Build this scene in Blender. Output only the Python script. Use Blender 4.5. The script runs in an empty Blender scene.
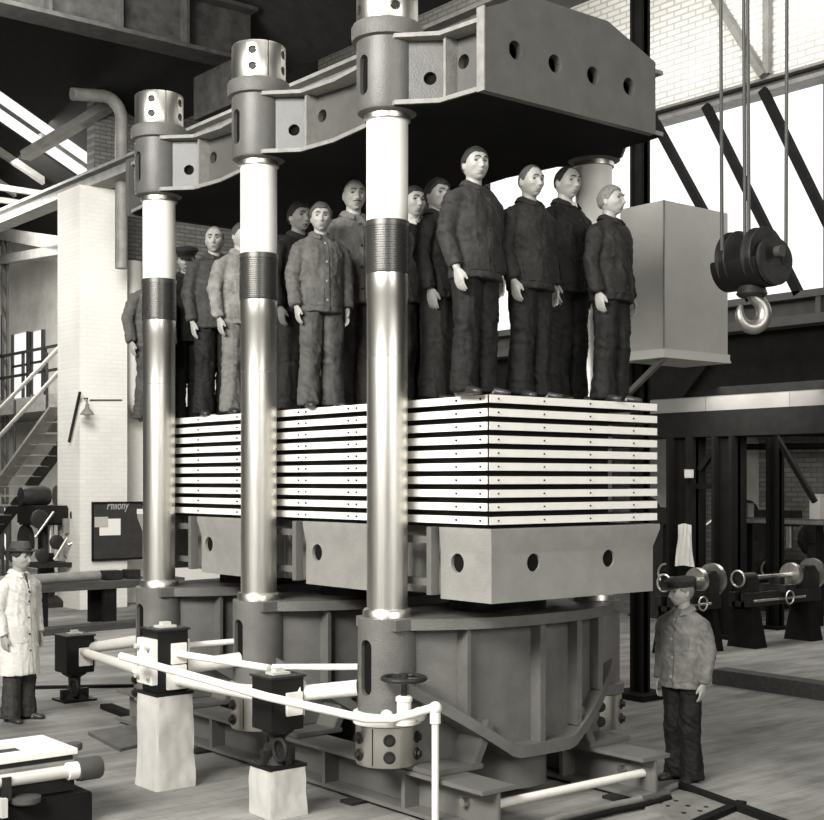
import bpy, bmesh, math, random
from mathutils import Vector, Matrix, noise
from mathutils.bvhtree import BVHTree

C = bpy.context.scene.collection
SC = bpy.context.scene
U = 1.1                     # metres per layout unit
FZ = 0.25                   # layout height of the floor

# ------------------------------------------------------------------ camera
CAM = (-5.45, -7.0, 2.55)
TH = 0.6808
FW = (math.sin(TH), math.cos(TH)); RT = (math.cos(TH), -math.sin(TH))
FPX, PX0, PY0 = 1286.4, 412.0, 480.7
def W(p):
    return Vector((p[0] * U, p[1] * U, (p[2] - FZ) * U))
cam = bpy.data.cameras.new('camera')
cam.sensor_width = 36.0
cam.sensor_fit = 'HORIZONTAL'
cam.lens = FPX / 824 * 36.0
cam.shift_y = (PY0 - 410.0) / 824.0
cam.clip_end = 200
cam_o = bpy.data.objects.new('camera', cam); C.objects.link(cam_o)
cam_o.location = W(CAM)
cam_o.rotation_euler = (math.pi / 2, 0, -TH)
SC.camera = cam_o

# ------------------------------------------------------------------ world, light, exposure
SC.view_settings.view_transform = 'Standard'
SC.view_settings.look = 'None'
SC.view_settings.gamma = 1.0
SC.view_settings.use_curve_mapping = False
SC.view_settings.exposure = 0.0
wd = bpy.data.worlds.new('sky'); SC.world = wd; wd.use_nodes = True
wd.node_tree.nodes['Background'].inputs[0].default_value = (1.0, 0.97, 0.90, 1)
wd.node_tree.nodes['Background'].inputs[1].default_value = 0.02
def area(name, loc, target, sx, sy, power, col=(1, 0.985, 0.95)):
    l = bpy.data.lights.new(name, 'AREA'); l.shape = 'RECTANGLE'
    l.size = sx; l.size_y = sy; l.energy = power; l.color = col
    o = bpy.data.objects.new(name, l); C.objects.link(o)
    o.location = loc
    d = Vector(target) - Vector(loc)
    o.rotation_euler = d.to_track_quat('-Z', 'Y').to_euler()
    return o
area('side_window_daylight', (-11.0, -3.0, 8.6), (0.5, 1.5, 2.4), 9.0, 3.6, 3700)
area('front_window_daylight', (-1.0, -15.0, 6.5), (1.0, 0.0, 2.0), 9.0, 4.0, 1050)
area('roof_skylight_daylight', (0.5, 1.0, 11.6), (0.5, 1.0, 0.0), 5.0, 14.0, 450)
area('upper_wall_fill', (6.6, 3.0, 11.8), (11.0, 4.5, 9.8), 8.0, 1.6, 600)  # added fill lamp aimed at the upper brick, no skylight there
area('low_aisle_fill', (13.4, 4.5, 4.6), (14.5, 4.5, 0.0), 2.0, 9.0, 330)  # added lamp to lift the low aisle, its source is unseen
area('far_bay_skylight_daylight', (4.5, 21.0, 9.3), (8.8, 20.0, 3.5), 3.0, 6.0, 1500)
area('pier_fill', (0.5, 9.0, 9.0), (5.5, 16.5, 4.0), 3.0, 3.0, 900)  # added lamp to brighten the pier, no opening above it

# ------------------------------------------------------------------ layout rays (photo pixel + a real distance -> layout point)
def ray(px, py):
    a = (px - PX0) / FPX
    return (FW[0] + a * RT[0], FW[1] + a * RT[1], (PY0 - py) / FPX)
def at_d(px, py, t):
    d = ray(px, py); return Vector((CAM[0] + t * d[0], CAM[1] + t * d[1], CAM[2] + t * d[2]))
def at_x(px, py, x):
    d = ray(px, py); return at_d(px, py, (x - CAM[0]) / d[0])
def at_y(px, py, y):
    d = ray(px, py); return at_d(px, py, (y - CAM[1]) / d[1])
def at_z(px, py, z=FZ):
    d = ray(px, py); return at_d(px, py, (z - CAM[2]) / d[2])

# ------------------------------------------------------------------ materials
TINT = (1.0, 0.972, 0.90)
def mat(name, g, rough=0.6, metal=0.0, var=0.0, vscale=6.0, bump=0.0, bscale=60.0, stretch=None, spec=None):
    m = bpy.data.materials.new(name); m.use_nodes = True
    nt = m.node_tree; b = nt.nodes['Principled BSDF']
    col = (g * TINT[0], g * TINT[1], g * TINT[2], 1)
    b.inputs['Base Color'].default_value = col
    b.inputs['Roughness'].default_value = rough
    b.inputs['Metallic'].default_value = metal
    if spec is not None: b.inputs['Specular IOR Level'].default_value = spec
    if var or bump:
        tc = nt.nodes.new('ShaderNodeTexCoord'); src = tc.outputs['Object']
        if stretch:
            mp = nt.nodes.new('ShaderNodeMapping'); mp.inputs['Scale'].default_value = stretch
            nt.links.new(src, mp.inputs['Vector']); src = mp.outputs['Vector']
        if var:
            n = nt.nodes.new('ShaderNodeTexNoise'); n.inputs['Scale'].default_value = vscale
            n.inputs['Detail'].default_value = 6; n.inputs['Roughness'].default_value = 0.65
            nt.links.new(src, n.inputs['Vector'])
            r = nt.nodes.new('ShaderNodeValToRGB')
            lo, hi = max(0, g * (1 - var)), min(1, g * (1 + var))
            r.color_ramp.elements[0].position = 0.3; r.color_ramp.elements[1].position = 0.7
            r.color_ramp.elements[0].color = (lo * TINT[0], lo * TINT[1], lo * TINT[2], 1)
            r.color_ramp.elements[1].color = (hi * TINT[0], hi * TINT[1], hi * TINT[2], 1)
            nt.links.new(n.outputs['Fac'], r.inputs['Fac']); nt.links.new(r.outputs['Color'], b.inputs['Base Color'])
        if bump:
            n2 = nt.nodes.new('ShaderNodeTexNoise'); n2.inputs['Scale'].default_value = bscale
            n2.inputs['Detail'].default_value = 5
            nt.links.new(src, n2.inputs['Vector'])
            bp = nt.nodes.new('ShaderNodeBump'); bp.inputs['Strength'].default_value = bump; bp.inputs['Distance'].default_value = 0.02
            nt.links.new(n2.outputs['Fac'], bp.inputs['Height']); nt.links.new(bp.outputs['Normal'], b.inputs['Normal'])
    return m
def emit(name, strength, col=(1, 0.995, 0.97)):
    m = bpy.data.materials.new(name); m.use_nodes = True
    nt = m.node_tree; nt.nodes.remove(nt.nodes['Principled BSDF'])
    e = nt.nodes.new('ShaderNodeEmission'); e.inputs[0].default_value = (*col, 1); e.inputs[1].default_value = strength
    nt.links.new(e.outputs[0], nt.nodes['Material Output'].inputs[0])
    return m
def brick(name, g1, g2, gm, axis='X', scale=1.0, paint=None, rough=0.9, w=0.26, h=0.085, mortar=0.012, bump=0.6, stain=0.5):
    """brick wall; axis = the horizontal direction of the courses; paint = (height in m, gray) whitewash below that height"""
    m = bpy.data.materials.new(name); m.use_nodes = True
    nt = m.node_tree; b = nt.nodes['Principled BSDF']; b.inputs['Roughness'].default_value = rough
    g = nt.nodes.new('ShaderNodeNewGeometry'); s = nt.nodes.new('ShaderNodeSeparateXYZ'); nt.links.new(g.outputs['Position'], s.inputs[0])
    c = nt.nodes.new('ShaderNodeCombineXYZ')
    nt.links.new(s.outputs['X' if axis == 'Z' else axis], c.inputs['X']); nt.links.new(s.outputs['Y' if axis == 'Z' else 'Z'], c.inputs['Y'])
    br = nt.nodes.new('ShaderNodeTexBrick'); nt.links.new(c.outputs[0], br.inputs['Vector'])
    br.inputs['Scale'].default_value = scale
    def cc(v): return (v * TINT[0], v * TINT[1], v * TINT[2], 1)
    br.inputs['Color1'].default_value = cc(g1); br.inputs['Color2'].default_value = cc(g2); br.inputs['Mortar'].default_value = cc(gm)
    br.inputs['Brick Width'].default_value = w; br.inputs['Row Height'].default_value = h; br.inputs['Mortar Size'].default_value = mortar
    n = nt.nodes.new('ShaderNodeTexNoise'); n.inputs['Scale'].default_value = 0.9; n.inputs['Detail'].default_value = 7
    nt.links.new(g.outputs['Position'], n.inputs['Vector'])
    mr = nt.nodes.new('ShaderNodeMapRange'); mr.inputs[1].default_value = 0.3; mr.inputs[2].default_value = 0.7
    mr.inputs[3].default_value = 1 - stain; mr.inputs[4].default_value = 1.0
    nt.links.new(n.outputs['Fac'], mr.inputs[0])
    mx = nt.nodes.new('ShaderNodeMix'); mx.data_type = 'RGBA'; mx.blend_type = 'MULTIPLY'; mx.inputs[0].default_value = 1
    nt.links.new(br.outputs['Color'], mx.inputs[6]); nt.links.new(mr.outputs[0], mx.inputs[7])
    out = mx.outputs[2]
    if paint:
        ad = nt.nodes.new('ShaderNodeMath'); ad.operation = 'ADD'
        n2 = nt.nodes.new('ShaderNodeMath'); n2.operation = 'MULTIPLY'; n2.inputs[1].default_value = 0.25
        nt.links.new(n.outputs['Fac'], n2.inputs[0]); nt.links.new(n2.outputs[0], ad.inputs[0]); nt.links.new(s.outputs['Z'], ad.inputs[1])
        lt = nt.nodes.new('ShaderNodeMath'); lt.operation = 'LESS_THAN'; lt.inputs[1].default_value = paint[0]
        nt.links.new(ad.outputs[0], lt.inputs[0])
        m2 = nt.nodes.new('ShaderNodeMix'); m2.data_type = 'RGBA'
        nt.links.new(lt.outputs[0], m2.inputs[0]); nt.links.new(out, m2.inputs[6]); m2.inputs[7].default_value = cc(paint[1])
        out = m2.outputs[2]
    if axis == 'Z':     # floor: long dusty streaks
        mp = nt.nodes.new('ShaderNodeMapping'); mp.inputs['Scale'].default_value = (0.5, 2.6, 1); mp.inputs['Rotation'].default_value = (0, 0, 0.7)
        nt.links.new(g.outputs['Position'], mp.inputs['Vector'])
        n3 = nt.nodes.new('ShaderNodeTexNoise'); n3.inputs['Scale'].default_value = 1.6; n3.inputs['Detail'].default_value = 8; n3.inputs['Roughness'].default_value = 0.7
        nt.links.new(mp.outputs[0], n3.inputs['Vector'])
        m3 = nt.nodes.new('ShaderNodeMapRange'); m3.inputs[1].default_value = 0.32; m3.inputs[2].default_value = 0.68; m3.inputs[3].default_value = 0.55; m3.inputs[4].default_value = 1.35
        nt.links.new(n3.outputs['Fac'], m3.inputs[0])
        x3 = nt.nodes.new('ShaderNodeMix'); x3.data_type = 'RGBA'; x3.blend_type = 'MULTIPLY'; x3.inputs[0].default_value = 1
        nt.links.new(out, x3.inputs[6]); nt.links.new(m3.outputs[0], x3.inputs[7]); out = x3.outputs[2]
    nt.links.new(out, b.inputs['Base Color'])
    bp = nt.nodes.new('ShaderNodeBump'); bp.inputs['Strength'].default_value = bump; bp.inputs['Distance'].default_value = 0.012
    bp.invert = True
    nt.links.new(br.outputs['Fac'], bp.inputs['Height']); nt.links.new(bp.outputs['Normal'], b.inputs['Normal'])
    return m

M = {}
M['casting'] = mat('grey_painted_casting', 0.125, 0.42, 0, 0.18, 5, 0.35, 90)
M['upper'] = mat('grey_painted_crosshead', 0.105, 0.42, 0, 0.15, 5, 0.14, 70)
M['table'] = mat('light_grey_table_paint', 0.28, 0.45, 0, 0.12, 5, 0.3, 80)
M['pit_shade'] = mat('black_hole_shade', 0.008, 0.9, spec=0.1)  # near-black of the discs that paint the shade inside holes
M['plate'] = mat('grey_painted_plate', 0.14, 0.45, 0, 0.12, 4, 0.12, 60)
M['edge'] = mat('bare_cast_edge', 0.27, 0.5, 0, 0.2, 12, 0.4, 90)
M['steel'] = mat('polished_steel', 0.66, 0.38, 1.0, 0.18, 1.6, 0.04, 6, (14, 14, 0.6))
M['steel_bright'] = mat('turned_bright_steel', 0.70, 0.36, 1.0, 0.06, 3)
M['thread'] = mat('oiled_dark_thread', 0.10, 0.35, 0.6)
M['white_coat'] = mat('white_column_paint', 0.85, 0.5)
M['platen'] = mat('white_painted_platen', 0.86, 0.55, 0, 0.05, 8)
M['black'] = mat('black_enamel', 0.009, 0.45, spec=0.25)
M['iron'] = mat('dark_iron', 0.020, 0.5, 0, 0.4, 9, 0.2, 40, spec=0.3)
M['dark'] = mat('dark_steel_and_shade', 0.010, 0.85, 0, 0.3, 5, spec=0.12)  # dark steel, and the painted shade under the crosshead
M['girder'] = mat('girder_grey_paint', 0.055, 0.6, 0, 0.25, 4)
M['bridge'] = mat('dark_bridge_paint', 0.022, 0.8, 0, 0.5, 4, spec=0.15)  # darker tone than the other girders
M['girder_light'] = mat('girder_pale_paint', 0.19, 0.6, 0, 0.3, 4)
M['pipe'] = mat('white_pipe_paint', 0.80, 0.45, 0, 0.06, 10)
M['paper'] = mat('wrapping_paper', 0.50, 0.75, 0, 0.10, 3, 0.5, 5)
M['sheet'] = mat('galvanised_sheet', 0.42, 0.45, 0.15, 0.12, 1.3, 0.02, 3)
M['trimw'] = mat('pale_trim', 0.55, 0.5)
M['wood'] = mat('dark_timber', 0.05, 0.8, 0, 0.4, 3, 0.3, 12, (1, 8, 8))
M['board'] = mat('slate_board', 0.03, 0.6, 0, 0.3, 6)
M['sheetpaper'] = mat('white_notice_paper', 0.8, 0.8)
M['greypaper'] = mat('grey_notice_paper', 0.45, 0.8)
M['concrete'] = mat('floor_plate_iron', 0.10, 0.55, 0, 0.35, 5, 0.2, 20)
M['cloth_white'] = mat('white_cotton', 0.62, 0.9, 0, 0.08, 5, 0.3, 25)
M['skin'] = mat('skin', 0.34, 0.5, 0, 0.06, 20)
M['lip'] = mat('lips', 0.13, 0.5)
M['eye'] = mat('eye_dark', 0.03, 0.25)
M['hair_dark'] = mat('dark_hair', 0.018, 0.6, 0, 0.4, 40, 0.6, 120)
M['hair_grey'] = mat('grey_hair', 0.20, 0.7, 0, 0.3, 40, 0.6, 120)
M['hair_mid'] = mat('brown_hair', 0.06, 0.6, 0, 0.3, 40, 0.6, 120)
M['leather'] = mat('dark_leather', 0.03, 0.4, 0, 0.3, 14)
M['button'] = mat('pale_button', 0.35, 0.4)
M['button_dark'] = mat('dark_button', 0.02, 0.4)
M['window'] = emit('overcast_daylight_glass', 1.25)
M['window_far'] = emit('far_daylight_glass', 1.1)
M['lamp_white'] = mat('enamel_shade', 0.5, 0.4)
_cl = {}
def cloth(g):
    k = round(g, 3)
    if k not in _cl: _cl[k] = mat('work_cloth_%03d' % int(k * 1000), g, 0.70 if g < 0.1 else 0.88, 0, 0.35 if g < 0.4 else 0.08, 9, 0.5, 26, spec=0.2)
    return _cl[k]

# ------------------------------------------------------------------ mesh collector
class MB:
    def __init__(s): s.v = []; s.f = []
    def add(s, vs, fs):
        o = len(s.v); s.v += [Vector(v) for v in vs]; s.f += [[i + o for i in f] for f in fs]; return s
    def box(s, x0, x1, y0, y1, z0, z1):
        return s.add([(x0,y0,z0),(x1,y0,z0),(x1,y1,z0),(x0,y1,z0),(x0,y0,z1),(x1,y0,z1),(x1,y1,z1),(x0,y1,z1)],
                     [(0,3,2,1),(4,5,6,7),(0,1,5,4),(1,2,6,5),(2,3,7,6),(3,0,4,7)])
    def obox(s, c, ex, ey, ez):
        """box with centre and half-edge vectors"""
        c, ex, ey, ez = map(Vector, (c, ex, ey, ez)); vs = []
        for k in (-1, 1):
            for i, j in ((-1,-1),(1,-1),(1,1),(-1,1)): vs.append(c + ex*i + ey*j + ez*k)
        return s.add(vs, [(0,3,2,1),(4,5,6,7),(0,1,5,4),(1,2,6,5),(2,3,7,6),(3,0,4,7)])
    def beam(s, a, b, w, h, up=(0,0,1)):
        a, b = Vector(a), Vector(b); d = b - a; upv = Vector(up)
        if abs(d.normalized().dot(upv)) > 0.98: upv = Vector((0, 1, 0))
        sx = d.cross(upv).normalized(); sz = sx.cross(d).normalized()
        return s.obox((a + b) / 2, d / 2, sx * w / 2, sz * h / 2)
    def loft(s, rings, cap0=True, cap1=True, closed=True):
        o = len(s.v); n = len(rings[0])
        for r in rings: s.v += [Vector(p) for p in r]
        for i in range(len(rings) - 1):
            for j in range(n if closed else n - 1):
                k = (j + 1) % n
                s.f.append([o+i*n+j, o+i*n+k, o+(i+1)*n+k, o+(i+1)*n+j])
        if cap0: s.f.append([o + j for j in range(n)][::-1])
        if cap1: s.f.append([o + (len(rings)-1)*n + j for j in range(n)])
        return s
    def lathe(s, prof, c=(0,0,0), seg=40, axis='z'):
        rings = []
        for r, z in prof:
            ring = []
            for j in range(seg):
                a = 2*math.pi*j/seg; x, y = r*math.cos(a), r*math.sin(a)
                p = {'z': (x, y, z), 'x': (z, x, y), 'y': (y, z, x)}[axis]
                ring.append((c[0]+p[0], c[1]+p[1], c[2]+p[2]))
            rings.append(ring)
        return s.loft(rings)
    def cyl(s, a, b, r, seg=16, r2=None):
        return s.tube([a, b], [r, r if r2 is None else r2], seg)
    def tube(s, pts, rad, seg=12, ref=None, ell=1.0):
        pts = [Vector(p) for p in pts]; n = len(pts)
        if not isinstance(rad, (list, tuple)): rad = [rad]*n
        rings = []; prev = Vector(ref) if ref else None
        for i in range(n):
            d = (pts[min(i+1, n-1)] - pts[max(i-1, 0)]).normalized()
            if prev is None: prev = Vector((0,0,1)) if abs(d.z) < 0.9 else Vector((1,0,0))
            sx = d.cross(prev).normalized(); sy = sx.cross(d).normalized()
            if not ref: prev = sy
            rings.append([pts[i] + sx*math.cos(2*math.pi*j/seg)*rad[i] + sy*math.sin(2*math.pi*j/seg)*rad[i]*ell for j in range(seg)])
        return s.loft(rings)
    def rtube(s, pts, rad, seg=12, ref=None, ell=1.0):
        """tube with rounded ends"""
        pts = [Vector(p) for p in pts]
        if not isinstance(rad, (list, tuple)): rad = [rad]*len(pts)
        d0 = (pts[0]-pts[1]).normalized(); d1 = (pts[-1]-pts[-2]).normalized()
        P, R = [], []
        for k in (0.05, 0.6, 0.92): P.append(pts[0] + d0*rad[0]*math.sqrt(max(0, 1-k*k))); R.append(rad[0]*k)
        P += pts; R += list(rad)
        for k in (0.92, 0.6, 0.05): P.append(pts[-1] + d1*rad[-1]*math.sqrt(max(0, 1-k*k))); R.append(rad[-1]*k)
        return s.tube(P, R, seg, ref, ell)
    def prism(s, poly, lo, hi, axis='y'):
        """extrude a 2-D outline: axis y -> (x,z), x -> (y,z), z -> (x,y)"""
        def q(p, t): return {'y': (p[0], t, p[1]), 'x': (t, p[0], p[1]), 'z': (p[0], p[1], t)}[axis]
        return s.loft([[q(p, lo) for p in poly], [q(p, hi) for p in poly]])
    def sphere(s, c, r, seg=14, rings=8, sc=(1,1,1)):
        rr = []
        for i in range(rings+1):
            t = math.pi*(0.02 + 0.96*i/rings)
            rr.append([(c[0]+r*sc[0]*math.sin(t)*math.cos(2*math.pi*j/seg), c[1]+r*sc[1]*math.sin(t)*math.sin(2*math.pi*j/seg), c[2]-r*sc[2]*math.cos(t)) for j in range(seg)])
        return s.loft(rr)
    def torus(s, c, R, r, seg=32, n=10, axis='z'):
        rings = []
        for i in range(seg):
            a = 2*math.pi*i/seg; ring = []
            for j in range(n):
                b = 2*math.pi*j/n; x, y, z = (R+r*math.cos(b))*math.cos(a), (R+r*math.cos(b))*math.sin(a), r*math.sin(b)
                p = {'z': (x,y,z), 'x': (z,x,y), 'y': (y,z,x)}[axis]
                ring.append((c[0]+p[0], c[1]+p[1], c[2]+p[2]))
            rings.append(ring)
        rings.append(rings[0]); return s.loft(rings, False, False)
    def mesh(s, name, verts=None, smooth=35):
        me = bpy.data.meshes.new(name)
        me.from_pydata([tuple(v) for v in (verts or s.v)], [], s.f); me.validate()
        bm = bmesh.new(); bm.from_mesh(me); bmesh.ops.recalc_face_normals(bm, faces=bm.faces); bm.to_mesh(me); bm.free()
        if smooth:
            me.polygons.foreach_set('use_smooth', [True]*len(me.polygons)); me.set_sharp_from_angle(angle=math.radians(smooth))
        return me
    def build(s, name, m, parent=None, bevel=0, smooth=35, raw=False):
        """link as ONE mesh object; layout units unless raw (metres, local to parent)"""
        if raw: vs = list(s.v); origin = None
        else:
            vs = [W(v) for v in s.v]
            if parent is not None: o0 = world_loc(parent); vs = [v - o0 for v in vs]; origin = None
            else:
                origin = Vector(((min(v.x for v in vs)+max(v.x for v in vs))/2, (min(v.y for v in vs)+max(v.y for v in vs))/2, min(v.z for v in vs)))
                vs = [v - origin for v in vs]
        me = s.mesh(name, vs, smooth if not bevel else 0)
        me.materials.append(M[m] if isinstance(m, str) else m)
        o = bpy.data.objects.new(name, me); C.objects.link(o)
        if parent is not None: o.parent = parent
        if origin is not None: o.location = origin
        if bevel:
            bm = bmesh.new(); bm.from_mesh(me)
            es = [e for e in bm.edges if len(e.link_faces) == 2 and e.calc_face_angle(0) > 0.5]
            bmesh.ops.bevel(bm, geom=es, offset=bevel, segments=2, affect='EDGES', clamp_overlap=True)
            bm.to_mesh(me); bm.free()
            me.polygons.foreach_set('use_smooth', [True]*len(me.polygons)); me.set_sharp_from_angle(angle=math.radians(35))
        return o
def world_loc(o):
    v = Vector((0,0,0))
    while o is not None: v += o.location; o = o.parent
    return v
def tag(o, label, cat, group=None, kind=None):
    o['label'] = label; o['category'] = cat
    if group: o['group'] = group
    if kind: o['kind'] = kind
    return o
def struct(o, label=None):
    o['kind'] = 'structure'
    if label: o['label'] = label
    return o
def empty(name, p, label, cat, group=None):
    o = bpy.data.objects.new(name, None); C.objects.link(o); o.location = W(p); o.empty_display_size = 0.2
    return tag(o, label, cat, group)
def cut(o, cutters):
    """boolean-subtract MB shapes (layout units) from object o"""
    base = world_loc(o)
    for c in cutters:
        co = bpy.data.objects.new('cutter', c.mesh('cutter', [W(v) - base for v in c.v], 0)); C.objects.link(co)
        co.location = base
        bpy.context.view_layer.update()
        md = o.modifiers.new('b', 'BOOLEAN'); md.operation = 'DIFFERENCE'; md.object = co; md.solver = 'EXACT'
        dg = bpy.context.evaluated_depsgraph_get()
        me = bpy.data.meshes.new_from_object(o.evaluated_get(dg)); old = o.data
        o.modifiers.clear(); o.data = me; bpy.data.meshes.remove(old)
        cm = co.data; bpy.data.objects.remove(co); bpy.data.meshes.remove(cm)
    o.data.polygons.foreach_set('use_smooth', [True]*len(o.data.polygons)); o.data.set_sharp_from_angle(angle=math.radians(35))


# ================================================================== THE SETTING
XW, YB = 10.0, 15.2         # window wall (x) and end wall of the aisle (y), layout units
def floor_mat():
    m = brick('dusty_block_floor', 0.275, 0.305, 0.235, 'Z', 1.0, None, 0.8, 0.30, 0.15, 0.006, 0.25, 0.45)
    return m
struct(MB().box(-16, 17, -12, 34, FZ-0.2, FZ).build('floor', floor_mat()))
# aisle end wall (brick, whitewashed low down) and the pier that carries the crane runway
pier_x0, pier_y0 = 4.36, 14.5
wb = brick('end_wall_brick', 0.16, 0.22, 0.10, 'X', 1.0, (6.1, 0.78), 0.9, bump=0.5)
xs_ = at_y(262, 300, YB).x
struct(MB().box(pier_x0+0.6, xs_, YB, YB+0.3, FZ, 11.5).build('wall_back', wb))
struct(MB().box(xs_, XW+0.4, YB, YB+0.3, FZ, 11.5).build('wall_back_dark', mat('dark_back_wall', 0.03, 0.9, 0, 0.4, 3, 0.4, 12)))  # near-black stretch of the end wall
pw = brick('pier_whitewash', 0.76, 0.80, 0.74, 'X', 1.0, None, 0.9, bump=0.35, stain=0.15)
struct(MB().box(pier_x0, 5.28, pier_y0, YB+0.25, FZ, 7.82).build('brick_pier', pw), 'whitewashed brick pier under the crane runway girder')
# window wall on the right
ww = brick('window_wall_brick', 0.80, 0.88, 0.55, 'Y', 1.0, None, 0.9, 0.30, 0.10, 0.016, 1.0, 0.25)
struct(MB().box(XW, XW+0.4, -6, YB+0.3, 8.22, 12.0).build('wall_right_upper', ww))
db = mat('dark_brick', 0.03, 0.9, 0, 0.4, 3, 0.4, 12)  # one near-black tone for the far stretch
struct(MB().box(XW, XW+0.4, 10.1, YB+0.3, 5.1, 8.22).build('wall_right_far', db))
k = 0
for y0, y1 in ((-6.0, -0.9), (-0.8, 3.2), (3.3, 6.7), (6.8, 10.1)):
    k += 1
    o = MB().box(XW+0.22, XW+0.25, y0, y1, 5.16, 8.1).build('window_%d' % k, 'window'); struct(o)
# the steel rail over the windows and the plate girder under them
m = MB().box(XW-0.12, XW+0.3, -6, YB, 8.06, 8.12); m.box(XW+0.05, XW+0.12, -6, YB, 8.10, 8.24); m.box(XW-0.12, XW+0.3, -6, YB, 8.22, 8.26)
struct(m.build('window_head_beam', 'girder_light'), 'pale riveted steel beam above the tall windows')
m = MB().box(XW-0.2, XW+0.2, -6, YB, 5.06, 5.16).box(XW-0.2, XW+0.2, -6, YB, 4.70, 4.83).box(XW+0.0, XW+0.1, -6, YB, 4.8, 5.1)
for yy in range(-6, 16, 2): m.box(XW-0.18, XW+0.1, yy-0.04+1.1, yy+0.04+1.1, 4.8, 5.1)
struct(m.build('sill_girder', 'girder'), 'dark plate girder under the tall windows')
for (a, b), bl in zip((((652,116),(705,214)), ((706,106),(800,296)), ((763,90),(832,232))), ('leftmost slanting steel brace across the bright window, behind the grey box', 'middle slanting steel brace across the bright window, behind the hook block', 'rightmost slanting steel brace across the bright window')):
    pa, pb = at_x(*a, XW-0.15), at_x(*b, XW-0.15)
    pb = pa + (pb-pa) * ((pa.z-5.12)/(pa.z-pb.z))
    struct(MB().beam(pa, pb, 0.12, 0.10, (1,0,0)).build('window_brace', 'dark'), bl)
pa, pb = at_x(713,-6,XW-0.15), at_x(764,76,XW-0.15)
struct(MB().beam(pa, pb, 0.10, 0.14, (1,0,0)).build('wall_brace', 'girder_light'), 'slanting steel brace on the upper brick wall')
pa, pb = at_x(767,-6,XW-0.1), at_x(767,74,XW-0.1)
struct(MB().beam(pa, pb, 0.10, 0.08, (1,0,0)).build('wall_strut', 'girder_light'), 'upright steel strip on the upper brick wall')
# the low aisle behind the posts: fascia, lintel, posts, back wall
struct(MB().box(XW+0.15, XW+0.3, -6, YB, 3.80, 4.75).build('aisle_fascia', 'dark'), 'dark boarded fascia under the plate girder')
struct(MB().box(XW-0.05, XW+0.35, -6, YB, 3.58, 3.80).build('aisle_lintel', brick('lintel_stone', 0.20, 0.26, 0.14, 'Y', 1.0, None, 0.9, 1.6, 0.3, 0.01, 0.3, 0.5)), 'pale stained lintel above the aisle posts')
struct(MB().box(XW-0.12, XW+0.3, -6, YB, 3.20, 3.58).build('aisle_beam', 'dark'), 'dark steel beam on top of the aisle posts')
struct(MB().box(XW+0.3, 15.3, -6, YB, 4.6, 4.75).build('ceiling_aisle', 'dark'))
ab = brick('aisle_wall_brick', 0.26, 0.40, 0.20, 'Y', 1.0, None, 0.9, 0.3, 0.1, 0.014, 0.6, 0.45)
struct(MB().box(15.0, 15.3, -6, YB, FZ, 4.7).build('wall_right_aisle', ab))
struct(MB().box(14.94, 15.0, at_x(674,470,14.95).y, at_x(640,470,14.95).y, FZ, 4.6).build('wall_right_bay', mat('whitewashed_bay', 0.75, 0.9, 0, 0.15, 4)))
struct(MB().box(14.94, 15.0, at_x(757,470,14.95).y, at_x(732,470,14.95).y, FZ, 4.6).build('wall_right_panel', mat('whitewashed_panel', 0.6, 0.9, 0, 0.15, 4)))
def post(px, w, z1, x=XW, name='aisle_post', lab=None, mt='dark'):
    y = at_x(px, 600, x).y; m = MB()
    m.box(x-w/2, x+w/2, y-w/2, y-w/2+0.05, FZ, z1).box(x-w/2, x+w/2, y+w/2-0.05, y+w/2, FZ, z1).box(x-0.03, x+0.03, y-w/2, y+w/2, FZ, z1)
    m.box(x-w/2-0.06, x+w/2+0.06, y-w/2-0.06, y+w/2+0.06, FZ, FZ+0.05)
    return struct(m.build(name, mt), lab)
post(686, 0.42, 3.2, lab='dark steel aisle post beside the white hanging cloth')
post(729, 0.36, 3.2, lab='dark steel aisle post behind the long lathe')
post(775, 0.20, 3.2, x=XW+1.5, lab='slim dark aisle post against the brick wall')
struct(MB().beam(at_x(656,430,XW+0.1), at_x(716,352,XW+0.1), 0.12, 0.14, (1,0,0)).build('aisle_knee_brace', 'dark'), 'dark knee brace under the plate girder')
struct(MB().beam(at_x(769,424,XW+1.5), at_x(815,502,XW+1.5), 0.07, 0.07, (1,0,0)).build('aisle_stay', 'dark'), 'thin slanting stay beside the slim aisle post')
struct(MB().beam(at_x(700,470,XW+.02), at_x(728,432,XW+.02), 0.08, 0.08, (1,0,0)).build('aisle_post_brace', 'dark'), 'short slanting brace between the two aisle posts')
struct(MB().beam(at_x(716,486,XW), at_x(690,486,XW), 0.08, 0.08, (1,0,0)).build('aisle_rail', 'dark'), 'dark rail between the two aisle posts')
for py, lab in ((434, 'upper dark pipe along the aisle brick wall'), (447, 'lower dark pipe along the aisle brick wall')):
    tag(MB().cyl(at_x(733,py,14.7), at_x(840,py-1,14.7), 0.06).build('wall_pipe', 'dark'), lab, 'pipe')
# crane runway along the hall and its post; the crane bridge across the hall
RX = 4.75
m = MB().box(RX-0.2, RX+0.2, -4, 30, 7.82, 7.88).box(RX-0.05, RX+0.05, -4, 30, 7.86, 8.1).box(RX-0.2, RX+0.2, -4, 30, 8.06, 8.11).box(RX-0.04, RX+0.04, -4, 30, 8.1, 8.18)
struct(m.build('runway_girder', 'girder_light'), 'long steel crane runway girder resting on the brick pier')
ppx, ppy = 5.04, 2.1
m = MB().box(ppx-0.07, ppx+0.07, ppy-0.08, ppy-0.05, FZ, 7.82).box(ppx-0.07, ppx+0.07, ppy+0.05, ppy+0.08, FZ, 7.82).box(ppx-0.03, ppx+0.03, ppy-0.08, ppy+0.08, FZ, 7.82).box(ppx-0.25, ppx+0.25, ppy-0.25, ppy+0.25, FZ, FZ+0.06)
struct(m.build('runway_post', 'dark'), 'dark steel post carrying the crane runway beside the grey box')

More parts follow.
